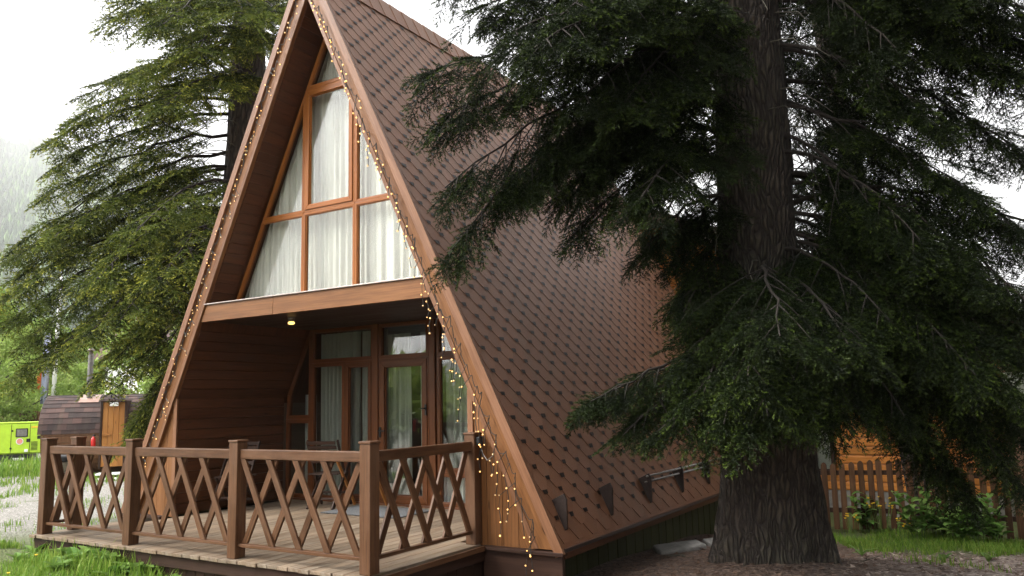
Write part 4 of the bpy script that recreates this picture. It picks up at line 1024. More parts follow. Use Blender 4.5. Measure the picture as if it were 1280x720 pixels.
for x0, x1, z1, z2, m in ((.95, 1.62, .75, 2.0, 'oldwood'), (4.32, 5.2, 1.55, 2.45, 'white')):
    mb = MB(); ring(mb, [(x0, z1), (x1, z1), (x1, z2), (x0, z2)], .07, -.05, -.004); mb.prism([((x0+x1)/2-.03, z1+.07), ((x0+x1)/2+.03, z1+.07), ((x0+x1)/2+.03, z2-.07), ((x0+x1)/2-.03, z2-.07)], -.045, -.008); f = mb.build('window', m, house, .004)
    mb = MB(); mb.box(x0+.07, x1-.07, -.03, -.02, z1+.07, z2-.07); mb.build('pane', 'glass', f)
    mb = MB(); mb.box(x0+.07, x1-.07, -.012, -.004, z1+.07, z2-.07); mb.build('blind', 'whitewall' if m == 'white' else 'curtain_low', f)
mb = MB(); mb.box(4.31, 8.5, .0, .14, -.1, 2.86); w_ = mb.build('annex_wall', 'tan', house)
mb = MB(); mb.box(3.7, 8.6, -.30, .16, 2.87, 3.06); mb.build('annex_fascia', 'trimwood', house, .01)
mb = MB(); mb.box(3.6, 8.7, -.45, .3, 3.062, 3.25); mb.build('annex_roof', 'skirt', house, .01)

# ------------------------------------------------------------------ picket fences
def picket_fence(label, x0, x1, y, h, pitch, pw, m, gap_seed, zf=None):
    o = thing('picket_fence', label, 'fence', (x0, y, 0)); rng = random.Random(gap_seed); x = 0; L = x1-x0
    gz_ = lambda xx: float(ground_z(x0+xx, y)) if zf is None else zf
    mb = MB()
    while x < L:
        z = gz_(x)+.06; t = z+h+rng.uniform(-.02, .02); d = rng.uniform(-.006, .006); tl = rng.uniform(-.008, .008)
        mb.prism([(x+d, z), (x+pw+d, z), (x+pw+d+tl, t-.04), (x+pw*.72+d+tl, t-.008), (x+pw*.5+d+tl, t), (x+pw*.28+d+tl, t-.008), (x+d+tl, t-.04)], -.022, -.001); x += pitch
    mb.build('pickets', m, o, .003)
    for hh in (.24, .80):
        mb = MB(); x = 0
        while x < L: mb.bar((x, .022, gz_(x)+h*hh+.06), (min(x+2, L), .022, gz_(min(x+2, L))+h*hh+.06), .04, .07); x += 2.004
        mb.build('rail', 'oldwood', o, .004)
    x = .05
    while x < L:
        mb = MB(); mb.box(x, x+.09, .044, .134, gz_(x)-.2, gz_(x)+h, 2); mb.build('post', 'oldwood', o, .005); x += 2.4
picket_fence('brown picket fence before the orange log house', .95, 9.5, 8.55, 1.02, .135, .085, 'fence', 3)

# ------------------------------------------------------------------ left background: sauna, generator, fence, flagpole, house
sp0 = AT(45, 599, 19.9)
SX = thing('barrel_sauna', 'barrel sauna with rounded mottled shingle roof and small side door', 'sauna', (sp0[0], sp0[1], -.42), R(48))
LEN = 5.2; rr = 1.02; zc_ = 1.12
def prof(a, r=rr): return (r*1.0*math.cos(a), zc_+r*math.sin(a))
mb = MB(); nseg = 40                                         # plank barrel
for k in range(nseg):
    a0, a1 = 2*math.pi*k/nseg, 2*math.pi*(k+.96)/nseg
    p = [prof(a0), prof(a1), prof(a1, rr-.045), prof(a0, rr-.045)]
    mb.prism([(q[0]+rr, q[1]) for q in p], .04, LEN-.04, 'yz')
body = mb.build('barrel', 'sauna', SX, .004)
for e in (.10, LEN-.14):
    mb = MB(); n = 14
    for k in range(n):
        y0 = -rr+2*rr*k/n+.002; y1 = y0+2*rr/n-.004; hh = lambda y: math.sqrt(max((rr-.05)**2-min(abs(y), rr-.06)**2, .001))
        mb.prism([(y0+rr, zc_-hh(y0)), (y1+rr, zc_-hh(y1)), (y1+rr, zc_+hh(y1)), (y0+rr, zc_+hh(y0))], e, e+.04, 'yz')
    mb.build('end_wall', 'sauna', SX)
# shingled roof shell
rng = random.Random(9); V = []; F = []; UV = []; tint = []
arc0, arc1 = R(3), R(177); rows = 20
for k in range(rows):
    for half in (0,):
        aa = arc0+(arc1-arc0)*k/rows; ab = arc0+(arc1-arc0)*(k+1.35)/rows if k < rows-1 else arc1
    x = -.03-(k % 2)*.11
    while x < LEN+.03:
        xa, xb = max(x, -.03), min(x+.215, LEN+.03); x += .22
        if xb-xa < .02: continue
        out = k if k < rows/2 else rows-1-k
        r1 = rr+.028-.0006*0; r2 = rr+.020
        ra, rb_ = (r1, r2) if k < rows/2 else (r2, r1)
        i = len(V)
        for (xx, a_, r_) in ((xa, aa, ra), (xb, aa, ra), (xb, ab, rb_), (xa, ab, rb_)):
            q = prof(a_, r_+out*.0012); V.append((xx, q[0]+rr, q[1])); UV.append((xx, a_*rr))
        F.append((i, i+1, i+2, i+3)); tint += [rng.random()**1.2]*4
me = bpy.data.meshes.new('roof'); me.from_pydata(V, [], F); uv = me.uv_layers.new(name='UVMap'); uv.data.foreach_set('uv', np.array(UV, np.float32).ravel())
me.attributes.new('tint', 'FLOAT', 'CORNER').data.foreach_set('value', np.array(tint, np.float32))
srf = link('roof', me, SX, None, M['shingle2'])
mb = MB(); n = 30
for k in range(n):
    a0, a1 = arc0+(arc1-arc0)*k/n, arc0+(arc1-arc0)*(k+1)/n
    mb.prism([(q[0]+rr, q[1]) for q in (prof(a0, rr+.016), prof(a1, rr+.016), prof(a1, rr+.001), prof(a0, rr+.001))], -.03, LEN+.03, 'yz')
mb.build('roof_edge', 'iron', srf)
# door in a frame that stands out of the curve
DXs = 1.47
mb = MB(); mb.box(DXs-.05, DXs, -.14, .5, .28, 1.96); mb.box(DXs+.52, DXs+.57, -.14, .5, .28, 1.96); mb.box(DXs-.05, DXs+.57, -.22, .6, 1.962, 2.0); mb.build('door_frame', 'oldwood', SX, .005)
mb = MB()
for k in range(4): mb.box(DXs+.004+k*.13, DXs+.13+k*.13, -.11, -.07, .32, 1.955)
dr = mb.build('door', 'saunadoor', SX, .005)
mb = MB(); mb.box(DXs+.02, DXs+.20, -.16, -.112, 1.10, 1.15); mb.build('handle', 'saunadoor', dr, .006)
mb = MB(); mb.box(DXs+.17, DXs+.38, -.21, -.142, 1.85, 1.95); mb.build('door_lamp', 'white', SX, .02)
mb = MB(); mb.box(DXs-.05, DXs+.57, -.45, .1, .13, .17); mb.box(DXs-.05, DXs+.57, -.75, -.46, .03, .07); mb.build('step', 'white', SX, .005)
mb = MB()
for x in (.6, 2.4, 4.4): mb.box(x, x+.12, .3, 1.75, -.05, .16)
mb.build('cradle', 'oldwood', SX, .01)
mb = MB(); mb.tube([(.98, .62, 1.9), (.98, .62, 3.25)], .068, 14); mb.tube([(.98, .62, 2.55), (.98, .62, 2.60)], .078, 14); ch = mb.build('chimney', 'steel', SX, 0, False)
mb = MB(); mb.lathe((.98, .62, 3.25), [(.05, 0), (.05, .07), (.12, .08), (.02, .16)], 14); mb.build('cowl', 'flash', ch, 0, True)
mb = MB(); n = 6
for k in range(n):
    a0, a1 = R(97+5*k), R(97+5*(k+1)); mb.prism([(q[0]+rr, q[1]) for q in (prof(a0, rr+.036), prof(a1, rr+.036), prof(a1, rr+.046), prof(a0, rr+.046))], .78, 1.26, 'yz')
mb.build('flashing_sheet', 'patch', srf)

gp = AT(-62, 576, 27.0)
gen = thing('generator', 'lime green generator cabinet on a black skid by the fence', 'generator', (gp[0], gp[1], -.42), R(50))
gl = 2.95
mb = MB(); mb.box(0, gl, 0, 1.0, .30, 1.36); gb = mb.build('cabinet', 'lime', gen, .05, seg=3)
mb = MB(); mb.box(-.02, gl+.02, -.02, 1.02, 1.362, 1.40); mb.build('lid', 'lime', gen, .015)
mb = MB(); mb.box(.05, gl-.6, .04, .96, .0, .29); mb.build('skid', 'black', gen, .01)
def gpx(px): return (px+62)/107*gl
mb = MB(); mb.box(gpx(7), gpx(20.5), -.03, -.004, .88, 1.18); f_ = mb.build('control_window', 'iron', gen, .012); mb = MB(); mb.box(gpx(8.2), gpx(19.5), -.036, -.031, .91, 1.15); mb.build('pane', 'steel', f_)
mb = MB(); mb.tube([(gpx(11.8), -.012, .735), (gpx(11.8), -.004, .735)], .115, 24); q_ = mb.build('round_badge', 'white', gen); mb = MB(); mb.tube([(gpx(11.8), -.016, .735), (gpx(11.8), -.0125, .735)], .09, 24); mb.build('badge_face', 'pinkbadge', q_)
mb = MB(); mb.box(gpx(24), gpx(36), -.010, -.003, 1.19, 1.245); mb.box(gpx(31), gpx(36), -.010, -.003, 1.10, 1.188); mb.build('sticker', 'yellow', gen)
mb = MB(); mb.box(gpx(36.2), gpx(40), -.010, -.003, 1.09, 1.25); mb.build('sticker', 'white', gen)
for px_, z in ((21.5, .76), (33.4, .86), (3, 1.1), (2.2, .5)): mb = MB(); w = .06 if px_ > 10 else .03; mb.box(gpx(px_)-w, gpx(px_)+w, -.022, -.003, z-w, z+w); mb.build('latch', 'black', gen, .008)
mb = MB()
for q in (2, 23, 44.3): mb.box(gpx(q)-.008, gpx(q)+.008, -.004, -.002, .33, 1.33)
mb.box(.04, gl-.04, -.0045, -.0025, .325, .34); mb.build('panel_seam', 'skirt', gen)
mb = MB()
for k in range(7): mb.box(gpx(24.5), gpx(32), -.012, -.003, .42+k*.045, .44+k*.045)
mb.build('louvre', 'skirt', gen)
mb = MB(); mb.box(gpx(36.5), gpx(45), -.008, -.003, .62, .70); mb.build('vent', 'skirt', gen)
mb = MB(); mb.box(gpx(17.5), gpx(21.5), -.03, -.003, .36, .46); mb.build('hinge_plate', 'white', gen, .008)
mb = MB(); x = gpx(4.5)
for k in range(5): mb.box(x, x+.055, .025, .038, .08, .17); mb.box(x+.001, x+.04, .024, .0375, .115, .135); x += .075
mb.build('skid_plate_marking', 'white', gen)
picket_fence('weathered picket fence behind the green generator', -34, -19, 13.2, 1.75, .15, .10, 'fence', 6, -.45)

fp = AT(61, 600, 34)
t = thing('flagpole', 'white flagpole with a limp blue and orange flag', 'flagpole', (fp[0], fp[1], -.45))
mb = MB(); mb.tube([(0, 0, 0), (.0, 0, 4.6), (.15, 0, 9)], [.10, .085, .05], 12); mb.build('pole', 'white', t, 0, True)
fp2 = AT(47, 600, 34)
t = thing('flag_banner', 'limp blue and orange banner beside the white flagpole', 'flag', (fp2[0], fp2[1], -.45))
for nm, m, xo, za, zb, w0 in (('blue_cloth', 'flagblue', 0.05, 2.1, 5.2, .42), ('orange_cloth', 'flagred', -.30, 2.6, 3.7, .34)):
    V = []; F = []; 
    for j in range(13):
        for i in range(9):
            s_ = i/8; q = j/12; V.append((xo+w0*(s_-.5)*(1-.3*q)+.25*q*(.2), .10*math.sin(s_*9+q*2), zb+(za-zb)*q))
    for j in range(12):
        for i in range(8): k = j*9+i; F.append((k, k+1, k+10, k+9))
    me = bpy.data.meshes.new(nm); me.from_pydata(V, [], F); me.polygons.foreach_set('use_smooth', [True]*len(F)); o = link(nm, me, t, None, M[m]); o.modifiers.new('thick', 'SOLIDIFY').thickness = .012
mb = MB(); mb.tube([(.28, .06, 0), (.28, .06, 5.3)], .03, 8); mb.build('pole', 'steel', t, 0, True)
hp = AT(128, 540, 44)
t = thing('white_house', 'white plastered house far behind the sauna roof', 'house', (hp[0], hp[1], -.45))
mb = MB(); mb.box(0, 6, 0, 6, 0, 4.6); w_ = mb.build('wall', 'whitewall', t)
mb = MB(); mb.prism([(-.5, 4.6), (6.5, 4.6), (3, 7.2)], -.5, 6.5); mb.build('roof', 'brownroof', t)
mb = MB(); ring(mb, [(1.6, 1.4), (2.8, 1.4), (2.8, 2.9), (1.6, 2.9)], .08, -.04, -.003); f_ = mb.build('window', 'white', t); mb = MB(); mb.box(1.68, 2.72, -.025, -.015, 1.48, 2.82); mb.build('pane', 'steel', f_)
# kettle grill and fire extinguisher behind the deck
kp = AT(78, 560, 12.5)
t = thing('kettle_grill', 'small grey lidded grill behind the left end of the deck', 'grill', (kp[0], kp[1], -.40))
mb = MB(); mb.lathe((0, 0, 0), [(.03, .78), (.16, .84), (.19, .95), (.19, .955)], 20); mb.build('bowl', 'flash', t, 0, True)
mb = MB(); mb.lathe((0, 0, 0), [(.20, .96), (.20, .975), (.16, 1.03), (.06, 1.06), (.0, 1.065)], 20); mb.build('lid', 'black', t, 0, True)
for a in (0, 2.1, 4.2): mb = MB(); mb.tube([(.12*math.cos(a), .12*math.sin(a), .83), (.24*math.cos(a), .24*math.sin(a), 0)], .012, 6); mb.build('leg', 'black', t)
t = thing('fire_extinguisher', 'red fire extinguisher hanging behind the short deck post', 'extinguisher', (-4.745, .47, .83)); t.scale = (.62, .62, .66)
mb = MB(); mb.lathe((0, .045, 0), [(.0, 0), (.038, .0), (.042, .01), (.042, .27), (.03, .30), (.014, .315), (.014, .33)], 18); mb.build('cylinder', 'red', t, 0, True)
mb = MB(); mb.box(-.012, .045, .03, .06, .331, .36); mb.tube([(.0, .045, .345), (-.05, .045, .32), (-.055, .045, .15)], .008, 6); mb.build('valve', 'black', t)

# ------------------------------------------------------------------ leafy trees and shrubs far left, and the wood behind the viewer
def leaf_cloud(rng, clumps, per, size):
    """clumps: (centre, radii) -> leaf triangles"""
    Ts = []; Ls = []
    for (cc, rad, yg) in clumps:
        n = per; d = nrm(rng.normal(size=(n, 3))); p = np.array(cc)+d*np.array(rad)*(rng.random((n, 1))**.45)
        a = nrm(rng.normal(size=(n, 3))); b = nrm(np.cross(a, rng.normal(size=(n, 3)))); s_ = size*rng.uniform(.6, 1.3, (n, 1))
        Ts.append(np.stack((p-b*s_*.45, p+b*s_*.45, p+a*s_), 1)); L = np.zeros((n, 3, 2), np.float32); L[..., 0] = (yg*rng.random(n))[:, None]; L[..., 1] = rng.random(n)[:, None]; Ls.append(L)
    return np.concatenate(Ts), np.concatenate(Ls)
def leafy_proto(name, seed, H, Rw, n_cl, per, size):
    rng = np.random.default_rng(seed); cl = []
    for k in range(n_cl):
        f = rng.random(); z = H*(.22+.74*f); r = Rw*math.sin(math.pi*(.18+.78*f))**.8*rng.random()**.5; a = rng.uniform(0, 6.28)
        cl.append(((r*math.cos(a), r*math.sin(a), z), (rng.uniform(.13, .24)*Rw*1.3,)*2+(rng.uniform(.1, .2)*Rw*1.2,), rng.uniform(.1, 1)))
    T, L = leaf_cloud(rng, cl, per, size); mb = MB()
    pts = [(0, 0, 0), (.05, .02, H*.3), (-.03, .05, H*.6), (.02, 0, H*.95)]; mb.tube(pts, [H*.018, H*.014, H*.009, .01], 8)
    for cc, rad, yg in cl[::2]: z0_ = cc[2]*.7; mb.tube([(0, 0, z0_), (cc[0]*.5, cc[1]*.5, z0_*.5+cc[2]*.5), cc], [H*.006, H*.004, .006], 5, False)
    return T, L, mb
protos = []
for i, (H, Rw, n_cl) in enumerate(((7.5, 2.6, 60), (6.0, 2.4, 50), (9.5, 2.4, 70))):
    T, L, mb = leafy_proto('t', 70+i, H, Rw, n_cl, 150, .17)
    root = thing('leafy_tree', 'x', 'tree', (0, 0, 0)); tri_mesh('crown', T, L, 'leaf', root); mb.build('trunk', 'bark2', root, 0, True); protos.append([root, False])
spots = [(-14, 40, 0, 1., 'fresh green leafy tree at the left edge above the generator'), (22, 46, 1, 1.0, 'rounded pale green tree between generator and flagpole'), (46, 55, 0, 1.15, 'pale green tree just behind the limp banner'),
         (84, 58, 1, 1.1, 'bright leafy tree behind the sauna chimney'), (112, 62, 0, 1.0, 'bright leafy tree left of the white house'), (-60, 52, 2, 1.1, 'tall leafy tree beyond the left edge of the generator'),
         (5, 66, 2, 1.1, 'tall slender tree far behind the generator'), (66, 74, 0, 1.3, 'big leafy tree far behind the white flagpole'), (165, 66, 2, .9, 'leafy tree behind the white house roof'), (196, 36, 0, .95, 'leafy tree hiding the right half of the white house'), (205, 60, 1, 1.2, 'low leafy tree behind the trunk of the left spruce'),
         (30, 34, 1, .62, 'low bushy shrub right behind the generator fence'), (-20, 33, 1, .6, 'low bushy shrub behind the fence at the left edge'), (100, 45, 1, .7, 'yellow green bush behind the sauna roof')]
rng = random.Random(8)
for px_, d, ki, sc, lab in spots:
    p = AT(px_, 520, d); r0, used = protos[ki]
    o = r0 if not used else copy_tree(r0)
    protos[ki][1] = True
    o.location = (p[0], p[1], -.5); o.rotation_euler = (0, 0, rng.uniform(0, 6.28)); o.scale = (sc, sc, sc*rng.uniform(.92, 1.1)); o['label'] = lab; o['group'] = 'leafy trees behind the sauna'
rng = np.random.default_rng(77); cl = []
for k in range(150):
    a = math.radians(rng.uniform(196, 350)); r = rng.uniform(30, 44); cl.append(((CAM[0]+r*math.cos(a), CAM[1]+r*math.sin(a), rng.uniform(.2, 3.2)), (3, 3, rng.uniform(1.2, 2.4)), rng.uniform(0, 1)))
T, L = leaf_cloud(rng, cl, 130, .75); o = tri_mesh('woodland', T, L, 'leaf'); tag(o, 'green woodland edge across the clearing, mirrored in the door glass', 'woodland', kind='stuff')

# ------------------------------------------------------------------ grass, weeds and flowers
def blades(rng, X, Y, hmin, hmax, w, lean=.5):
    n = len(X); Z = ground_z(X, Y); h = rng.uniform(hmin, hmax, n); a = rng.uniform(0, 6.28, n); d = np.stack((np.cos(a), np.sin(a), 0*a), -1); sd = np.stack((-np.sin(a), np.cos(a), 0*a), -1)*(w*.5*rng.uniform(.6, 1.4, n))[:, None]
    ln = (h*lean*rng.uniform(.2, 1.3, n))[:, None]; p0 = np.stack((X, Y, Z-.01), -1); p1 = p0+d*ln*.35+np.array((0, 0, 1))*(h*.6)[:, None]; p2 = p0+d*ln+np.array((0, 0, 1))*h[:, None]
    T = np.stack((np.stack((p0-sd, p0+sd, p1+sd*.8), 1), np.stack((p0-sd, p1+sd*.8, p1-sd*.8), 1), np.stack((p1-sd*.8, p1+sd*.8, p2), 1)), 1).reshape(-1, 3, 3)
    L = np.zeros((n, 3, 3, 2), np.float32); L[..., 1] = rng.random(n)[:, None, None]; L[..., 0] = (rng.random(n)**3)[:, None, None]; return T, L.reshape(-1, 3, 2)
rng = np.random.default_rng(99)
def clump(x, y, f=1.4): return np.sin(x*f*1.3+1)*np.sin(y*f+2)+.6*np.sin(x*f*2.7+y*f*1.9)+.35*np.sin(x*f*5.1-y*f*4.3)
Ts = []; Ls = []
def grass_patch(n, x0, x1, y0, y1, hmin, hmax, w, cond=None, thr=-.9):
    X = rng.uniform(x0, x1, n); Y = rng.uniform(y0, y1, n); k = clump(X, Y)+rng.normal(0, .25, n) > thr
    if cond is not None: k &= cond(X, Y)
    k &= ~((X > DX0-.02) & (X < .02) & (Y > .03) & (Y < 9)) & ~((np.abs(X-GX) < 2.95) & (Y > GY) & (Y < 9.1))
    T, L = blades(rng, X[k], Y[k], hmin, hmax, w); Ts.append(T); Ls.append(L)
front = lambda X, Y: (Y < .06+.25*(X < -4.9)) & (Y > -2.2+.25*(X+5)) & (X < -1.2)
grass_patch(30000, -7.6, -1.2, -1.8, .35, .03, .12, .009, front, -.25)
grass_patch(2600, -6.6, -1.2, -.6, .1, .12, .26, .010, front, .35)
grass_patch(20000, 1.0, 7.5, 6.4, 8.6, .03, .13, .010, lambda X, Y: Y > 6.9+.35*np.sin(X*1.7)+.3*np.sin(X*4.1)+.2*np.sin(X*9), -.75)
grass_patch(5000, 1.5, 6, 4.5, 7.2, .04, .12, .009, lambda X, Y: X+0*Y > 2.6, .75)
grass_patch(12000, -14, -5.2, .3, 6, .04, .13, .012, lambda X, Y: np.hypot(X+7, Y-4.5) > .6, .75)
grass_patch(16000, -30, -13.5, 3.5, 10.5, .06, .22, .02, lambda X, Y: (Y > 4.4+.45*(X+14)*-.35) | (clump(X, Y) > .6), -.4)
grass_patch(4000, -22, -13, 5.5, 10, .25, .6, .03, lambda X, Y: (X < -17.2), .2)
o = tri_mesh('grass', np.concatenate(Ts), np.concatenate(Ls), 'grass'); tag(o, 'fresh green grass in tufts over gravel and soil', 'grass', kind='stuff')

def leaf_blade(base, d, up, L, w, bend, n=6):
    """one broad leaf as a folded strip of triangles"""
    d = nrm(np.array(d, float)); s_ = nrm(np.cross(d, up)); u = np.cross(s_, d); T = []; P = []
    for k in range(n+1):
        t = k/n; c_ = np.array(base)+d*L*t*(1-.15*bend*t)+u*(L*(.30*t-bend*t*t)); ww = w*math.sin(math.pi*min(1, .08+t*.92))**.75*(1+.12*math.sin(t*19)); P.append((c_-s_*ww+u*ww*.35, c_, c_+s_*ww+u*ww*.35))
    for k in range(n):
        for i in (0, 1): a, b, c2, d2 = P[k][i], P[k][i+1], P[k+1][i+1], P[k+1][i]; T += [(a, b, c2), (a, c2, d2)]
    return T
def rosette(loc, n, L, w, label, seed, group, rise=.6):
    rng_ = random.Random(seed); T = []; z = float(ground_z(loc[0], loc[1])); o_ = np.array((loc[0], loc[1], z))
    for k in range(n):
        a = k*2.4+rng_.uniform(-.3, .3); v = (math.cos(a), math.sin(a), rise*rng_.uniform(.4, 1.5)); T += leaf_blade((0, 0, 0), v, (0, 0, 1), L*rng_.uniform(.6, 1.1), w*rng_.uniform(.7, 1.1), rng_.uniform(.2, .5))
    T = np.array(T); Lf = np.zeros((len(T), 3, 2), np.float32); g = np.repeat(np.array([rng_.random() for _ in range(len(T)//24+1)]), 24)[:len(T)]; Lf[..., 1] = g[:, None]; Lf[..., 0] = (g*.5)[:, None]
    o = tri_mesh('weed_plant', T, Lf, 'weed', None, tuple(o_)); tag(o, label, 'weed', group); return o
# broad weeds at the foot of the deck (pixel of their foot in the photograph, ground distance from the ground plane)
def GR(px, py, z=-.4):
    d = FW+RT*(px-640)/FPX-UPV*(py-360)/FPX; t = (z-CAM[2])/d[2]; return CAM+d*t
for i, (px_, py_, n, L, w, lab) in enumerate([(172, 700, 11, .30, .06, 'broad leaved weed under the second deck post'), (196, 706, 10, .30, .06, 'tall dock weed right of the second deck post'), (128, 690, 9, .22, .055, 'round leaved weed below the first lattice bay'),
        (228, 716, 10, .26, .05, 'leafy weed below the middle of the second lattice bay'), (60, 690, 11, .24, .05, 'leafy weed at the foot of the outermost left post'), (262, 722, 9, .26, .045, 'leafy weed left of the third deck post'),
        (100, 706, 11, .24, .055, 'broad weed in the grass below the first bay'), (30, 700, 10, .18, .04, 'low weed at the left edge of the grass'), (150, 716, 11, .24, .05, 'weed rosette at the bottom of the grass'), (80, 716, 10, .22, .05, 'leafy weed near the bottom left of the grass'), (300, 722, 9, .24, .045, 'small leafy weed below the third deck post'), (212, 704, 10, .30, .05, 'tall leafy weed below the second lattice bay'), (246, 714, 10, .26, .05, 'spreading weed at the edge of the deck left of the third post'), (146, 698, 10, .26, .055, 'spreading weed just left of the second deck post')]):
    p = GR(px_, py_, -.2); rosette((p[0], min(p[1], .0)-.05, 0), n, L, w, lab, 100+i, 'weeds along the deck')
for i, (px_, py_, n, L, w, lab) in enumerate([(1078, 700, 8, .2, .02, 'grassy tuft of narrow leaves on the wood chips'), (1180, 712, 7, .16, .03, 'low weed on the wood chips at the right'), (1235, 694, 7, .15, .03, 'low weed below the right leafy plant')]):
    p = GR(px_, py_, -.6); rosette((p[0], p[1], 0), n, L, w, lab, 120+i, 'weeds on the wood chips', 1.1)
def dandelion(px_, py_, z, h, label, nfl=1, grp='dandelions by the deck', spread=.05):
    p = GR(px_, py_, z); g = float(ground_z(p[0], p[1])); t = thing('dandelion', label, 'flower', (p[0], p[1], g), 0, grp); rng_ = random.Random(int(px_*7+py_)); st = MB(); heads = []
    for k in range(nfl):
        a = rng_.uniform(0, 6.28); r = spread*rng_.random()**.5 if nfl > 1 else 0; q = (r*math.cos(a), r*math.sin(a), h*rng_.uniform(.75, 1.15)); st.tube([(q[0]*.4, q[1]*.4, 0), (q[0]*.8, q[1]*.8, q[2]*.6), q], .003, 5)
        fl = MB(); heads.append(fl)
        for m_ in range(14):
            b = m_*2*math.pi/14; c_, s_ = math.cos(b), math.sin(b); rr_ = .02
            fl.face([(q[0], q[1], q[2]), (q[0]+c_*rr_-s_*.005, q[1]+s_*rr_+c_*.005, q[2]+.008), (q[0]+c_*rr_+s_*.005, q[1]+s_*rr_-c_*.005, q[2]+.008)])
        fl.lathe(q, [(.013, -.004), (.011, .006), (.003, .010)], 8)
    st.build('stem', 'stem', t); [h_.build('flower_head', 'petal', t) for h_ in heads]
M['stem'] = plain('green_stem', (.10, .17, .03), .6)
for px_, py_, h, lab in ((96, 690, .16, 'yellow dandelion under the first lattice bay'), (240, 724, .12, 'yellow dandelion left of the third deck post'), (250, 721, .13, 'paler dandelion beside the third deck post'), (10, 716, .06, 'yellow dandelion at the bottom left corner'), (45, 700, .10, 'yellow dandelion at the outermost left post')):
    dandelion(px_, py_, -.16, h, lab)
for px_, py_, h, n, sp_, lab in ((1102, 662, .48, 22, .22, 'cluster of tall yellow flowers before the fence'), (1066, 664, .34, 9, .15, 'small cluster of yellow flowers near the trunk'), (1130, 672, .28, 8, .10, 'short cluster of yellow flowers between the leafy plants')):
    dandelion(px_, py_, -.72, h, lab, n, 'yellow flowers before the fence', sp_)
def tall_plant(px_, py_, z, h, n, label, seed):
    p = GR(px_, py_, z); g = float(ground_z(p[0], p[1])); rng_ = random.Random(seed); t = thing('leafy_plant', label, 'plant', (p[0], p[1], g), 0, 'leafy plants before the fence'); st = MB(); T = []
    for k in range(n):
        a = rng_.uniform(0, 6.28); r = rng_.uniform(.03, .26); hh = h*rng_.uniform(.6, 1.05); q = np.array((r*math.cos(a), r*math.sin(a), hh)); st.tube([q*np.array((.3, .3, 0)), q*np.array((.7, .7, .6)), q], [.008, .006, .003], 5)
        for m_ in range(9):
            f = .2+.8*m_/8; b = m_*2.4+k; pp = q*np.array((.3+.7*f, .3+.7*f, f)); T += leaf_blade(pp, (math.cos(b), math.sin(b), .45), (0, 0, 1), .25*(1.2-.5*f)*rng_.uniform(.7, 1.1), .062*(1.2-.4*f), rng_.uniform(.3, .7))
    T = np.array(T); Lf = np.zeros((len(T), 3, 2), np.float32); gg = np.repeat(np.array([rng_.random() for _ in range(len(T)//24+1)]), 24)[:len(T)]; Lf[..., 1] = gg[:, None]; Lf[..., 0] = (gg**2*.6)[:, None]
    tri_mesh('leaves', T, Lf, 'weed', t); st.build('stem', 'stem', t)
for a in ((1150, 672, -.72, .75, 6, 'leafy plant beside the yellow flowers before the fence', 1), (1172, 668, -.72, .55, 5, 'lower leafy plant under the hanging bough', 2), (1222, 676, -.72, .72, 7, 'dense leafy plant at the right end of the fence', 3), (1250, 672, -.72, .6, 5, 'leafy plant with broad leaves at the right edge', 4), (1083, 660, -.72, .6, 5, 'thin leafy plant right of the big trunk', 5), (1200, 674, -.72, .5, 5, 'small leafy plant left of the dense leafy plant', 6)):
    tall_plant(*a)
# fallen twigs about the trunk
rng = random.Random(41)
for k in range(14):
    x, y = rng.uniform(.9, 4.2), rng.uniform(1.6, 6.2)
    if math.hypot(x-base[0], y-base[1]) < .8: continue
    a = rng.uniform(0, 6.28); L = rng.uniform(.15, .5); mb = MB(); p = np.array((0, 0, .012)); pts = [p]
    for j in range(4): a += rng.uniform(-.3, .3); p = p+np.array((math.cos(a), math.sin(a), rng.uniform(-.03, .05)))*L/4; pts.append(p)
    mb.tube(pts, [.007, .006, .005, .004, .002], 5); o = mb.build('fallen_twig', 'deadtwig', None, 0, True, (x, y, float(ground_z(x, y)))); tag(o, 'dry grey twig lying on the litter about the big trunk', 'twig', 'fallen twigs')
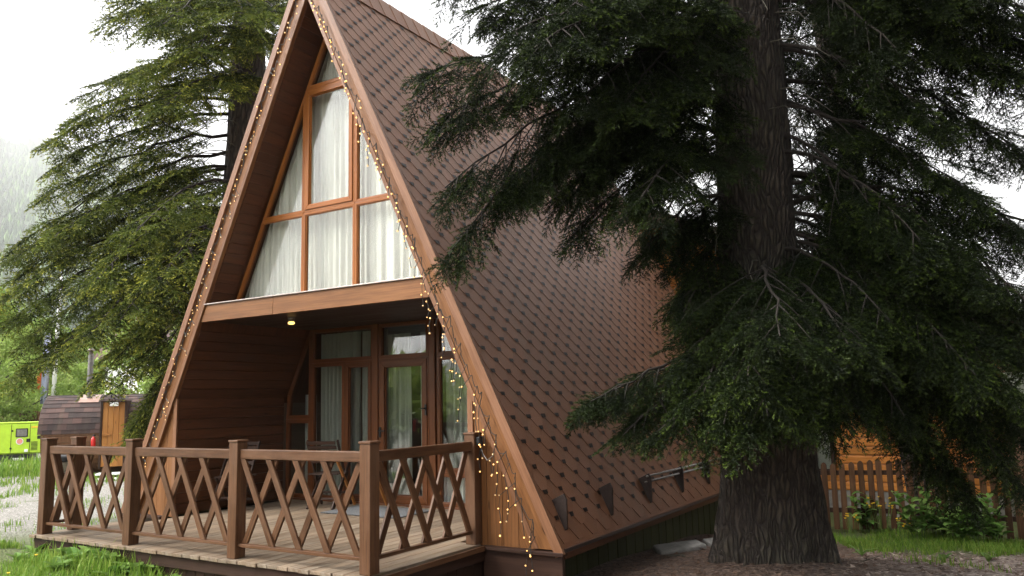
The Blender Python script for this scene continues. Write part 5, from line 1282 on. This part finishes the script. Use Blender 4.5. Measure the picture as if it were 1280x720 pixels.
# stone slabs at the foot of the skirting
for px_, py_, sx, sy, lab in ((903, 684, .26, .16, 'pale stone slab beside the trunk'), (848, 692, .34, .18, 'grey stone slab along the skirting')):
    p = GR(px_, py_, -.5); mb = MB(); mb.prism([(-sx, -sy), (sx*.9, -sy*.8), (sx, sy*.7), (-sx*.7, sy)], -.06, .07, 'xy'); o = mb.build('stone_slab', 'concrete', None, .02, False, (p[0], p[1], float(ground_z(p[0], p[1])))); o.rotation_euler = (.04, -.05, .9); tag(o, lab, 'stone slab')
mb = MB(); mb.box(-.05, .05, 0, 4.5, -.03, .05); o = mb.build('concrete_kerb', 'concrete', None, .015, False, (.78, 2.6, -.52)); o.rotation_euler = (-.035, 0, 0); tag(o, 'low concrete kerb along the cabin skirting', 'kerb')
# needles, cones and chips lying about the trunk
rng = np.random.default_rng(17); n = 18000; X = rng.uniform(-.2, 6, n); Y = rng.uniform(1.2, 7.2, n); k = ~((np.abs(X-GX) < 3.1) & (Y > GY)); X, Y = X[k], Y[k]; n = len(X); Z = ground_z(X, Y)+.006
a = rng.uniform(0, 6.28, n); s_ = (.012+.06*rng.random(n)**2)[:, None]; d = np.stack((np.cos(a), np.sin(a), rng.uniform(-.1, .35, n)), -1); e = np.stack((-np.sin(a), np.cos(a), 0*a), -1); p = np.stack((X, Y, Z), -1)
L = np.zeros((n, 3, 2), np.float32); L[..., 1] = rng.random(n)[:, None]; L[..., 0] = (rng.random(n)**2*sstep(1.5, 4, X))[:, None]
M['litter'] = leaf_mat('bark_chips_and_litter', (.045, .026, .018), (.16, .10, .07), (.50, .42, .36), 0., .9)
o = tri_mesh('bark_litter', np.stack((p-e*s_*.4, p+e*s_*.4, p+d*s_), 1), L, 'litter'); tag(o, 'brown bark chips and needle litter about the trunk', 'litter', kind='stuff')

# ------------------------------------------------------------------ haze over the valley
HZ = .00026
mb = MB(); mb.box(-4900, 4900, -4900, 4900, -3, 1150); m = bpy.data.materials.new('valley_haze'); m.use_nodes = True; n = m.node_tree.nodes; n.remove(n['Principled BSDF'])
pv = n.new('ShaderNodeVolumePrincipled'); pv.inputs['Color'].default_value = (.96, .97, .98, 1); pv.inputs['Density'].default_value = HZ; pv.inputs['Anisotropy'].default_value = .2
m.node_tree.links.new(pv.outputs[0], n['Material Output'].inputs['Volume']); o = mb.build('haze', m); tag(o, kind='stuff')
